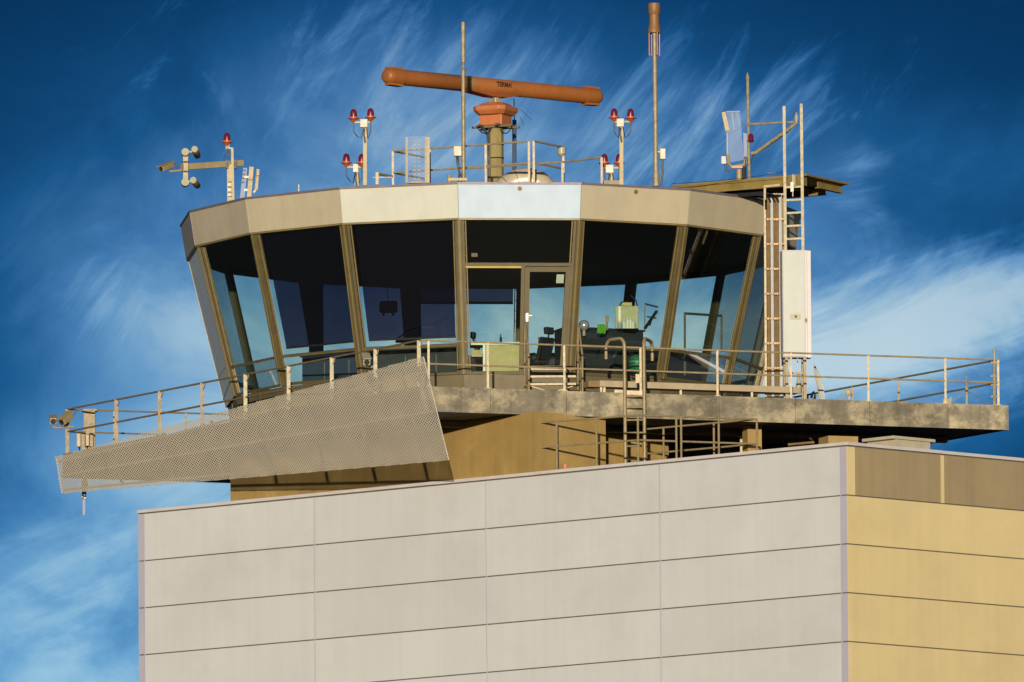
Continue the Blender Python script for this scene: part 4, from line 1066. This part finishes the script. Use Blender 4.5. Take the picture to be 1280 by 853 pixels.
mb = MB(); mb.bar(P(909, 166, yg), P(909.5, 204, yg), .02); mb.tube([P(909.5, 193, yg), P(911, 204, yg), P(914, 209, yg), P(930, 206, yg), P(932, 196, yg)], .035, 8); mb.build('bracket', 'mast_cream', ra_)
q = [P(930, 206, yg + .1), P(938, 207, yg + .1), P(936.5, 168, yg + .1), P(929, 166, yg + .1)]
mb = MB(); mb.quadslab(q, V((0, -1, 0)), .03); mb.build('back_panel', 'clear_plastic', ra_)
mb = MB(); mb.box(P(904.5, 200.5, yg - .05), (.10, .1, .17)); mb.build('box', 'white_paint', ra_)
mb = MB(); mb.tube([P(906, 205, yg - .05), P(908, 212, yg - .05), P(913, 214, yg - .05)], .022, 6); mb.build('cable', 'cable_black', ra_)
mb = MB(); mb.tube([P(930, 224, yg), P(930, 209, yg)], .05, 8); mb.build('rear_stand', 'cable_black', ra_)
mb = MB(); mb.tube([P(932, 196, yg - .05), P(934, 207, yg - .05)], .03, 6); mb.build('strut', 'cable_black', ra_)
mb = MB(); mb.box(P(921.5, 209, yg - .08), (.24, .05, .05)); mb.build('tag_plate', 'bracket_orange', ra_)

# mast with boom on the gantry
bm2 = thing('boom_mast', 'slim grey mast with a braced side boom and red lamp on the gantry', 'mast', P(936, 224, yg))
mb = MB(); mb.tube([P(936.5, 226, yg), P(934.5, 98, yg)], .035, 8); mb.lathe(P(934.5, 98, yg), Z1, [(-.02, .045), (.02, .045), (.13, .006)], 8); mb.build('mast', 'mast_galv', bm2)
mb = MB(); mb.tube([P(936, 155.5, yg), P(996, 152.5, yg - .5)], .028, 8); mb.build('boom', 'mast_galv', bm2)
mb = MB(); mb.tube([P(939, 192, yg - .02), P(945, 191, yg - .05), P(985, 162, yg - .4), P(995.5, 154, yg - .5), P(995.5, 145.5, yg - .5)], .042, 8); mb.build('brace', 'mast_galv', bm2)
mb = MB(); mb.lathe(P(995.5, 150, yg - .5), Z1, [(0, .04), (.06, .05), (.12, .025), (.17, .012)], 8); mb.build('boom_tip', 'white_paint', bm2)
mb = MB(); mb.lathe(P(938.5, 178, yg - .05), Z1, [(0, .05), (.02, .08), (.05, .065), (.16, .06), (.2, .03)], 12); mb.build('red_lamp', 'red_dome', bm2)
mb = MB(); mb.tube([P(995, 156, yg - .45), P(980, 169, yg - .35), P(955, 186, yg - .1), P(941, 195, yg), P(938, 206, yg)], .014, 6); mb.build('cable', 'cable_black', bm2)
mb = MB(); mb.bar(P(933, 155.5, yg - .03), P(939, 155.5, yg - .03), .07, .08); mb.build('clamp', 'cable_black', bm2)
mb = MB(); mb.tube(sag(P(840, 229.5, yg + .2), P(980, 215, yg - .6), .05), .006, 5); mb.box(P(965, 217, yg - .4), (.16, .03, .03)); tag(mb.build('guy_wire', 'cable_black'), 'thin dark wire with tensioner running above the gantry', 'wire')

# ------------------------------------------------------------------ block roof fittings
hz = PZ(1120, 557, ZB)
hb = thing('roof_hatch', 'low flat grey roof box with overhanging lid on the block behind the corner', 'hatch', V((P(1120, 556, -10.0).x, -10.0, ZB - .4)))
hx0, hx1 = P(1082, 553, -10.0), P(1166, 557, -10.0)
zH = P(1120, 550.5, -10.0).z
cH = V(((hx0.x + hx1.x) / 2, -9.6, 0))
mb = MB(); mb.box(cH + Z1 * ((zH + ZB - .4) / 2), (1.1, .9, zH - ZB + .4), R_(44)); mb.build('curb', 'hatch_grey', hb)
mb = MB(); mb.box(cH + Z1 * (zH + .03), (1.35, 1.0, .07), R_(44)); mb.build('lid', 'hatch_grey', hb, .01)
mk = atpx(E + eR * .1, G + eR * .1, 706.5); mb = MB(); mb.box(V((mk.x, mk.y - .05, ZB + .06)), (.055, .05, .12)); tag(mb.build('red_marker', 'marker_red'), 'tiny red marker on the block parapet below the tube railing', 'marker')
mb = MB(); mb.lathe(P(931, 541, -5.2), V((0, -1, 0)), [(0, .03), (.06, .05), (.1, .04)], 8); tag(mb.build('bulkhead_lamp', 'lamp_glass'), 'small round bulkhead lamp under the balcony above the rear rail', 'lamp')
mb = MB(); a = P(931, 552, -4.9); mb.box(a, (.22, .1, .5)); mb.box(a + V((0, -.06, .02)), (.16, .03, .4)); tag(mb.build('wall_box', 'cabinet_olive'), 'olive metal box in the shade under the balcony beside the pillar', 'box')

# ------------------------------------------------------------------ inside the room
ZF = Z_GB - .0
def ring_desk(label, j, r0_, r1_, zt_, m, u0_=.04, u1_=.96, top_m='console_dark', name='control_desk', zb_=None):
    zb_ = ZF if zb_ is None else zb_
    f = lambda r, u, z: vert(j, r, z).lerp(vert(j + 1, r, z), u)
    o = thing(name, label, 'desk', f((r0_ + r1_) / 2, .5, ZF), 'control desks behind the windows')
    mb = MB(); mb.prism([f(r1_ - .05, u0_ + .01, zb_), f(r1_ - .05, u1_ - .01, zb_), f(r0_ + .05, u1_ - .01, zb_), f(r0_ + .05, u0_ + .01, zb_)], (0, 0, zt_ - zb_ - .04)); mb.build('cabinet', m, o)
    mb = MB(); mb.prism([f(r1_, u0_, zt_ - .04), f(r1_, u1_, zt_ - .04), f(r0_, u1_, zt_ - .04), f(r0_, u0_, zt_ - .04)], (0, 0, .04)); mb.build('worktop', top_m, o)
    return o, f
zd1 = P(505, 436, -5.0).z
for j, lab in ((-1, 'dark control desk with small amber markers behind the window left of the door'), (-2, 'dark blue-grey control desk behind the second window left of the door')):
    o, f = ring_desk(lab, j, 4.9, 5.75, zd1, 'console_dark' if j == -1 else 'console_blue')
    for u in (.22, .5, .82):
        mb = MB(); p, q = f(5.752, u - .04, zd1 - .11), f(5.752, u + .04, zd1 - .11); mb.bar(p, q, .012, .035); mb.build('amber_marker', 'frame_gold', o)
    for u in (.35, .68):
        mb = MB(); p = f(5.702, u, ZF + .02); mb.bar(p, f(5.702, u, zd1 - .2), .02, .02); mb.build('edge_strip', 'sill_olive', o)
o, f = ring_desk('dark glossy control desk behind the window right of the door', 1, 4.7, 5.7, P(770, 411, -4.8).z, 'console_dark')
zk = P(770, 411, -4.8).z
mb = MB(); p, q = f(5.655, .12, ZF + .1), f(5.655, .12, zk - .12); mb.bar(p, q, .015, .02); mb.build('edge_strip', 'sill_olive', o)
mb = MB(); mb.prism([f(5.66, .02, ZF + .05), f(5.66, .10, ZF + .05), f(5.60, .10, ZF + .05), f(5.60, .02, ZF + .05)], (0, 0, zk - ZF - .12)); mb.build('blue_panel', 'console_blue', o)
ring_desk('dark control desk at the right-hand windows', 2, 4.7, 5.6, P(900, 440, -3).z, 'console_dark', .3, .96)
# olive desk lit by the sun behind the door side light
yq = -5.55
da, db = P(604, 428, yq), P(652, 459, yq)
dk = thing('lit_desk', 'olive fronted desk with white edge lit by the sun behind the door side light', 'desk', P(628, 462, yq))
mb = MB(); mb.box(((da.x + db.x) / 2 + .02, yq + .25, (da.z - .07 + ZF) / 2), (db.x - da.x, .5, da.z - .07 - ZF)); mb.build('front', 'desk_olive', dk)
l2_ = P(588, 428, yq).x
mb = MB(); mb.box(((l2_ + db.x) / 2, yq + .28, da.z - .035), (db.x - l2_ + .05, .66, .06)); mb.build('worktop', 'desk_edge', dk)
mb = MB(); mb.bar(V((P(605, 440, yq).x, yq - .02, da.z - .06)), V((P(605, 440, yq).x, yq - .02, ZF)), .05); mb.build('leg', 'desk_edge', dk)
a, b = P(589, 438.5, yq + .2), P(603, 447, yq + .2); mb = MB(); mb.box((a + b) / 2, (b.x - a.x, .3, a.z - b.z)); mb.build('drawer', 'desk_olive', dk)
# office chairs
def chair(label, px, seat_py, Y, rot, s=.78):
    sp = P(px, seat_py, Y); zfl = ZF
    o = thing('office_chair', label, 'chair', V((sp.x, Y, zfl)), 'office chairs in the control room')
    fx, fy = V((math.cos(rot), math.sin(rot), 0)), V((-math.sin(rot), math.cos(rot), 0))   # fx = facing
    c_ = V((sp.x, Y, sp.z))
    mb = MB(); mb.box(c_, (.5 * s, .5 * s, .1), ax=(fx, fy, Z1)); mb.build('seat', 'chair_black', o, .03)
    lean = (-fx * .30 + Z1).normalized(); sd = fy
    mb = MB(); mb.box(c_ - fx * .22 * s + lean * .36 * s, (.11 * s, .5 * s, .60 * s), ax=(lean.cross(sd) * -1, sd, lean)); mb.build('backrest', 'chair_black', o, .03)
    l2 = (lean + fx * .35).normalized()
    mb = MB(); mb.box(c_ - fx * .22 * s + lean * .84 * s, (.10, .30 * s, .19 * s), ax=(l2.cross(sd) * -1, sd, l2)); mb.bar(c_ - fx * .25 * s + lean * .6 * s, c_ - fx * .25 * s + lean * .8 * s, .04); mb.build('headrest', 'chair_black', o, .02)
    for k in (-1, 1):
        mb = MB(); mb.bar(c_ + fy * .27 * s * k + Z1 * .2 * s - fx * .2 * s, c_ + fy * .27 * s * k + Z1 * .2 * s + fx * .15 * s, .05, .035); mb.bar(c_ + fy * .27 * s * k - fx * .05, c_ + fy * .27 * s * k + Z1 * .2 * s - fx * .05, .03); mb.build('armrest', 'chair_black', o)
    mb = MB(); mb.tube([V((c_.x, c_.y, zfl + .05)), c_ - Z1 * .05], .035, 8)
    for k in range(5):
        t = k * 2 * math.pi / 5; mb.bar(V((c_.x, c_.y, zfl + .06)), V((c_.x + .28 * math.cos(t), c_.y + .28 * math.sin(t), zfl + .04)), .05, .04)
    mb.build('pedestal', 'chair_black', o)
    return o
chair('black high-back office chair with headrest seen through the glass door', 671, 453, -2.6, R_(135), .86)
chair('black office chair partly hidden behind the lit olive desk', 611, 453, -3.0, R_(-10))
mb = MB(); mb.tube([P(672.5, 440, -3.2), P(673.5, 424, -3.2)], .008, 5); mb.lathe(P(673.5, 424.5, -3.2), Z1, [(0, .014), (.05, .014)], 6); tag(mb.build('desk_microphone', 'chair_black'), 'thin gooseneck microphone in front of the door chair', 'microphone')
o, f = ring_desk('dark low console across the room behind the door chair', 8, 4.5, 5.6, P(690, 447, 5).z, 'console_dark', .02, .98)
for jj in (7, 9, 6): ring_desk('dark low console at the far windows, %s' % {7: 'behind the lit olive desk', 9: 'behind the chair and silver ball', 6: 'seen behind the left film windows'}[jj], jj, 4.5, 5.6, P(690, 446, 5).z, 'console_dark', .02, .98)
# things on the desk right of the door
yk = -4.95
bx = thing('olive_cabinet', 'pale olive instrument box with a smaller box on top standing on the desk', 'instrument box', P(783, 411, yk))
a, b = P(769, 411, yk), P(798, 382.5, yk); mb = MB(); mb.box((a.x / 2 + b.x / 2, yk + .2, (a.z + b.z) / 2), (b.x - a.x, .4, b.z - a.z)); mb.build('body', 'cabinet_olive', bx, .01)
a2_, b2_ = P(778, 382.5, yk), P(790, 378, yk); mb = MB(); mb.box((a2_.x / 2 + b2_.x / 2, yk + .15, (a2_.z + b2_.z) / 2), (b2_.x - a2_.x, .25, b2_.z - a2_.z)); mb.build('top_box', 'desk_olive', bx, .005)
mb = MB(); mb.bar(P(774.5, 410, yk - .012), P(774.5, 383, yk - .012), .05, .02); mb.build('edge_strip', 'desk_edge', bx)
mb = MB(); mb.tube([P(774, 383, yk + .1), P(777, 378, yk + .2), P(785, 377, yk + .3)], .015, 6); mb.tube([P(797, 384, yk + .2), P(795, 376, yk + .25), P(788, 369, yk + .3)], .015, 6); mb.build('cable', 'cable_black', bx)
for k, (x, hgt, r) in enumerate(((774.5, 9, .05), (780, 10, .045), (784.5, 13, .055), (788.3, 13, .055), (791.5, 9.5, .045))):
    p = P(x, 411, yk - .22); hh_ = hgt * PX
    mb = MB(); mb.lathe(p, Z1, [(0, r), (hh_ * .8, r), (hh_ * .85, r * .6), (hh_, r * .6)], 12)
    tag(mb.build('bottle', 'desk_edge' if k else 'clear_plastic'), ['clear squat jar, leftmost before the olive instrument box', 'small cream bottle, second from the left before the olive box', 'tall cream bottle in the middle before the olive box', 'tall cream bottle touching the middle one before the olive box', 'small cream bottle, rightmost before the olive box'][k], 'bottle', 'bottles before the olive box')
bl = thing('silver_ball', 'shiny silver ball on a short stand beside the green cloth', 'ball', P(730, 416, -5.3))
p = P(730, 407, -5.3); mb = MB(); mb.lathe(p, Z1, [(.125 * math.sin(t), .125 * math.cos(t)) for t in [math.pi * (k / 12 - .5) for k in range(13)]], 20); mb.build('ball', 'ball_silver', bl)
mb = MB(); mb.tube([P(730, 412.5, -5.3), P(730, 420, -5.3)], .035, 8); mb.build('stand', 'duct_white', bl)
# cloth with folds
yv = -5.45; a, b = P(746.5, 405.5, yv), P(757, 417, yv); mb = MB(); nx = 10
vs_ = []; 
for r in range(5):
    for k in range(nx + 1):
        t = k / nx; vs_.append(V((a.x + (b.x - a.x) * t + .01 * math.sin(r), yv + .02 * math.sin(t * 9) + .01 * r, a.z + (b.z - a.z) * r / 4 + (.012 * math.sin(t * 13) if r == 4 else 0))))
vs_ = [V((v.x, yv + .12, a.z)) for v in vs_[:nx + 1]] + vs_
mb.add(vs_, [(r * (nx + 1) + k, r * (nx + 1) + k + 1, (r + 1) * (nx + 1) + k + 1, (r + 1) * (nx + 1) + k) for r in range(5) for k in range(nx)], True)
co = mb.build('green_cloth', 'cloth_green'); so = co.modifiers.new('thick', 'SOLIDIFY'); so.thickness = .008; tag(co, 'bright green cloth draped over the desk edge', 'cloth')
br = thing('hand_brush', 'brown oval-headed brush standing upright behind the green cloth', 'brush', P(759, 411, -5.2))
mb = MB(); lathe2(mb, P(758.8, 404, -5.2), Z1, V((1, 0, 0)), [(0, .03, .03), (.01, .04, .04)], 8)
mb = MB(); mb.lathe(P(758.8, 399, -5.2) + V((0, .012, 0)), V((0, -1, 0)), [(0, .04), (.01, .045), (.024, .04)], 14)
for v_ in mb.v: v_.z = P(758.8, 399, -5.2).z + (v_.z - P(758.8, 399, -5.2).z) * 1.9
mb.build('head', 'brush_brown', br)
mb = MB(); mb.tube([P(758.8, 403, -5.2), P(759, 413, -5.2)], .02, 8); mb.build('handle', 'brush_brown', br)
# instrument frame
fo = thing('monitor_arm', 'dark metal stand with a tilted arm at the right end of the desk', 'stand', P(812, 412, -4.5))
mb = MB(); mb.bar(P(806, 412, -4.5), P(806, 380, -4.5), .035); mb.bar(P(806, 380, -4.5), P(822, 384, -4.2), .035); mb.bar(P(809, 396, -4.5), P(820, 398, -4.3), .03); mb.build('frame', 'console_blue', fo)
mb = MB(); mb.bar(P(806, 411, -4.6), P(821, 389, -4.4), .06, .05); mb.bar(P(812, 407, -4.6), P(815, 398, -4.5), .03); mb.build('arm', 'chair_black', fo)
gl = thing('globe', 'green banded ball in the shade behind the ladder hoops', 'globe', P(797, 464, -5.75))
p = P(796.5, 455, -5.55); mb = MB(); mb.lathe(p, Z1, [(.215 * math.sin(t), .215 * math.cos(t)) for t in [math.pi * (k / 16 - .5) for k in range(17)]], 24); mb.build('ball', 'globe_green', gl)
mb = MB(); mb.lathe(p - Z1 * .03, Z1, [(0, .221), (.04, .221)], 24); mb.lathe(p + Z1 * .07, Z1, [(0, .208), (.03, .203)], 24); mb.build('band', 'chair_black', gl)
mb = MB(); mb.lathe(V((p.x, p.y, ZF)), Z1, [(0, .14), (.02, .14), (.03, .04), (max(.05, p.z - .2 - ZF), .04)], 12); mb.build('stand', 'chair_black', gl)
# hanging lamp behind film, left of the door
hl = thing('hanging_signal_lamp', 'dark drum-shaped signal lamp hanging behind the film left of the door', 'lamp', P(485, 384, -4.2))
p = P(485.5, 384, -4.2); mb = MB(); lathe2(mb, p - V((.21, 0, 0)), V((1, 0, 0)), V((0, 1, 0)), [(0, .10, .10), (.04, .15, .14), (.38, .15, .14), (.42, .10, .11)], 16); mb.build('drum', 'chair_black', hl)
mb = MB()
for x in (479, 491): mb.tube([P(x, 389, -4.2), P(x + .6, 395, -4.2)], .03, 6)
mb.tube([P(485, 378, -4.2), P(484, 330, -4.2)], .008, 5); mb.tube([P(485, 378, -4.2), V((P(484, 300, -4.2).x, -4.2, Z_FB + .05))], .006, 5); mb.build('hanger', 'chair_black', hl)
mb = MB(); a, b = P(495, 430, -5.2), P(520, 424, -5.2); mb.box((a + b) / 2, (b.x - a.x, .2, .05), R_(10)); mb.tube([a + Z1 * .1, (a + b) / 2 + Z1 * .2, b + Z1 * .1], .02, 6); tag(mb.build('desk_phone', 'chair_black'), 'dark telephone set on the desk left of the door', 'telephone')
mb = MB(); mb.lathe(P(626, 429, -5.3), Z1, [(0, .03), (.12, .028), (.15, .012), (.2, .012)], 10); tag(mb.build('small_bottle', 'chair_black'), 'small dark bottle on the lit olive desk', 'bottle')
# seats and frames behind the right-hand window
mb = MB(); mb.bar(P(856, 470, -3.4), P(856, 392, -3.4), .05); mb.bar(P(856, 392, -3.4), P(902, 395, -2.6), .05); mb.bar(P(902, 395, -2.6), P(902, 440, -2.6), .05); tag(mb.build('metal_stand', 'sill_olive'), 'tall olive tube frame behind the right-hand window', 'frame')

# ------------------------------------------------------------------ world, sun, camera
W = bpy.data.worlds.new('World'); bpy.context.scene.world = W; W.use_nodes = True
nt = W.node_tree; N = nt.nodes; L = nt.links
for n in list(N): N.remove(n)
SUN_EL, SUN_AZ = 4.2, 2.0      # degrees; azimuth to the left of straight behind the camera
out = N.new('ShaderNodeOutputWorld')
sky = N.new('ShaderNodeTexSky'); sky.sky_type = 'NISHITA'; sky.sun_disc = False
sky.sun_elevation = R_(SUN_EL); sky.sun_rotation = R_(180 + SUN_AZ)
sky.altitude = 100; sky.air_density = 1.0; sky.dust_density = .6; sky.ozone_density = 3.0
bg1 = N.new('ShaderNodeBackground'); bg1.inputs[1].default_value = .13
L.new(sky.outputs[0], bg1.inputs[0])
tc = N.new('ShaderNodeTexCoord'); sx = N.new('ShaderNodeSeparateXYZ'); L.new(tc.outputs['Generated'], sx.inputs[0])
def MN(op, a, b=None, c=None, clamp=False):
    n = N.new('ShaderNodeMath'); n.operation = op; n.use_clamp = clamp
    for i, v in enumerate((a, b, c)):
        if v is None: continue
        if hasattr(v, 'links'): L.new(v, n.inputs[i])
        else: n.inputs[i].default_value = v
    return n.outputs[0]
# azimuth and elevation of the direction, in units of about 1.8 degrees
yy_ = MN('MAXIMUM', sx.outputs[1], .02)
az = MN('MULTIPLY', MN('DIVIDE', sx.outputs[0], yy_), 31.25)
el = MN('MULTIPLY', MN('SUBTRACT', MN('DIVIDE', sx.outputs[2], yy_), .110), 31.25)
cv = N.new('ShaderNodeCombineXYZ'); L.new(az, cv.inputs[0]); L.new(el, cv.inputs[1])
def noise(scale, detail, rough, stretch=(1, 1, 1), rot=0.0, dist=0.0, loc=(0, 0, 0)):
    mp = N.new('ShaderNodeMapping'); mp.vector_type = 'TEXTURE'
    mp.inputs['Rotation'].default_value = (0, 0, rot); mp.inputs['Scale'].default_value = stretch; mp.inputs['Location'].default_value = loc
    L.new(cv.outputs[0], mp.inputs[0])
    n = N.new('ShaderNodeTexNoise'); n.inputs['Scale'].default_value = scale; n.inputs['Detail'].default_value = detail
    n.inputs['Roughness'].default_value = rough; n.inputs['Distortion'].default_value = dist
    L.new(mp.outputs[0], n.inputs['Vector']); return n.outputs['Fac']
def mr(v, a, b, c=0.0, d=1.0, smooth=True):
    n = N.new('ShaderNodeMapRange'); n.interpolation_type = 'SMOOTHSTEP' if smooth else 'LINEAR'
    for i, x in enumerate((v, a, b, c, d)):
        if hasattr(x, 'links'): L.new(x, n.inputs[i])
        else: n.inputs[i].default_value = x
    return n.outputs[0]
def blob(cx, cy, rx, ry, rot=0.0):
    ca, sa = math.cos(rot), math.sin(rot)
    dx, dy = MN('SUBTRACT', az, cx), MN('SUBTRACT', el, cy)
    u = MN('DIVIDE', MN('ADD', MN('MULTIPLY', dx, ca), MN('MULTIPLY', dy, sa)), rx)
    v = MN('DIVIDE', MN('SUBTRACT', MN('MULTIPLY', dy, ca), MN('MULTIPLY', dx, sa)), ry)
    d2 = MN('ADD', MN('MULTIPLY', u, u), MN('MULTIPLY', v, v))
    return MN('EXPONENT', MN('MULTIPLY', d2, -1.0))
def ssum(*a):
    s = a[0]
    for x in a[1:]: s = MN('ADD', s, x)
    return s
#SKYCLOUD
pxb = lambda x, y: ((x - 640) / 640, (426.5 - y) / 640)
def B_(x, y, rx, ry, rot, k): return MN('MULTIPLY', blob(*pxb(x, y), rx / 640, ry / 640, R_(rot)), k)
veil = ssum(B_(620, 320, 470, 240, 0, .58), B_(690, 430, 270, 85, 0, .75), B_(540, 130, 250, 150, 0, .20), B_(1040, 480, 260, 120, 0, .35),
            B_(260, 650, 280, 110, 8, .42), B_(60, 850, 340, 150, 0, .62), B_(290, 480, 190, 180, 0, .38), B_(110, 560, 190, 60, 0, .2), B_(150, 320, 170, 130, 0, .2), B_(1250, 200, 120, 70, 0, .12))
n_big = noise(2.2, 6, .6, (1.0, .8, 1), .5, .6)
n_st = noise(3.0, 10, .66, (2.2, .60, 1), R_(52), 1.9, (3, 1, 0))
n_f1 = noise(8, 8, .6, (3.2, .34, 1), R_(60), .6, (1, 5, 0)); n_f2 = noise(7, 8, .6, (2.6, .40, 1), R_(18), .7, (4, 2, 0))
def blend(a, b, k): return MN('ADD', MN('MULTIPLY', a, 1 - k), MN('MULTIPLY', b, k))
n_low = noise(2.6, 10, .62, (1.7, .62, 1), R_(14), 1.1, (7, 2, 0))
n_st = blend(n_st, n_f1, .26); n_low = blend(n_low, n_f2, .25)
soft = mr(n_big, .28, .74)
def wisps(mask, n, k, a, b, amp): return MN('MULTIPLY', mr(MN('ADD', mask, MN('MULTIPLY', MN('SUBTRACT', n, .5), k)), a, b), amp)
bank = wisps(ssum(B_(1190, 390, 300, 100, 14, .85), B_(1010, 470, 200, 80, 0, .55), B_(1075, 235, 70, 60, 40, .5)), n_low, 2.3, .25, 1.15, .80)
top = wisps(ssum(B_(570, 110, 280, 170, 0, .66), B_(930, 150, 210, 90, 25, .66), B_(115, 350, 80, 70, -40, .74)), n_st, 2.8, .30, 1.25, .58)
lowl = wisps(ssum(B_(70, 720, 330, 190, 0, .66), B_(300, 640, 170, 60, 0, .4)), n_low, 2.7, .40, 1.25, .42)
base_ = MN('MULTIPLY', veil, MN('ADD', MN('MULTIPLY', soft, .62), .54), clamp=True)
def screen(a, b): return MN('SUBTRACT', 1, MN('MULTIPLY', MN('SUBTRACT', 1, a), MN('SUBTRACT', 1, b)))
dens = screen(screen(base_, bank), screen(top, lowl))
cr = N.new('ShaderNodeValToRGB'); L.new(dens, cr.inputs[0])
els = cr.color_ramp.elements
els[0].position = 0; els[0].color = (.0015, .036, .118, 1)
els[1].position = 1; els[1].color = (.58, .68, .76, 1)
for p_, c_ in ((.16, (.010, .094, .262)), (.34, (.054, .190, .43)), (.54, (.140, .315, .56)), (.76, (.32, .49, .66))):
    e_ = els.new(p_); e_.color = (*c_, 1)
# higher up the sky is a deeper blue; towards the horizon it pales
gr_ = [mr(el, -.70, .70, a_, b_, False) for a_, b_ in ((1.10, .92), (1.24, .86), (1.16, .88))]
hx = N.new('ShaderNodeMix'); hx.data_type = 'RGBA'; hx.blend_type = 'MULTIPLY'; hx.inputs[0].default_value = 1
gc = N.new('ShaderNodeCombineXYZ'); [L.new(gr_[i], gc.inputs[i]) for i in range(3)]
L.new(cr.outputs[0], hx.inputs[6]); L.new(gc.outputs[0], hx.inputs[7])
bg2 = N.new('ShaderNodeBackground'); bg2.inputs[1].default_value = 1.0; L.new(hx.outputs[2], bg2.inputs[0])
front = MN('MULTIPLY', mr(sx.outputs[1], .55, .85), mr(sx.outputs[2], -.02, .03))
front = MN('MULTIPLY', front, mr(sx.outputs[2], .75, .35))
ms_ = N.new('ShaderNodeMixShader'); L.new(front, ms_.inputs[0]); L.new(bg1.outputs[0], ms_.inputs[1]); L.new(bg2.outputs[0], ms_.inputs[2]); L.new(ms_.outputs[0], out.inputs[0])

sl = bpy.data.lights.new('sun', 'SUN'); sl.energy = 4.9; sl.angle = R_(.5); sl.color = (1.0, .86, .65)
so_ = bpy.data.objects.new('sun', sl); C.objects.link(so_)
to_sun = V((-math.sin(R_(SUN_AZ)) * math.cos(R_(SUN_EL)), -math.cos(R_(SUN_AZ)) * math.cos(R_(SUN_EL)), math.sin(R_(SUN_EL))))
so_.rotation_euler = to_sun.to_track_quat('Z', 'Y').to_euler(); so_.location = (0, -50, 80)

cd = bpy.data.cameras.new('camera'); cd.sensor_fit = 'HORIZONTAL'; cd.sensor_width = 36; cd.lens = FPX / 1280 * 36; cd.clip_start = 1; cd.clip_end = 8000
co_ = bpy.data.objects.new('camera', cd); C.objects.link(co_)
co_.matrix_world = Matrix((RT.to_4d(), UP.to_4d(), (-F_).to_4d(), (0, 0, 0, 1))).transposed() if False else Matrix.Translation(CAM) @ Matrix((RT, UP, -F_)).transposed().to_4x4()
S = bpy.context.scene; S.camera = co_
S.view_settings.view_transform = 'Standard'; S.view_settings.look = 'None'; S.view_settings.exposure = 0; S.view_settings.gamma = 1
S.view_settings.use_curve_mapping = False
S.cycles.max_bounces = 10; S.cycles.transparent_max_bounces = 16; S.cycles.caustics_reflective = False; S.cycles.caustics_refractive = False
S.cycles.sample_clamp_indirect = 4
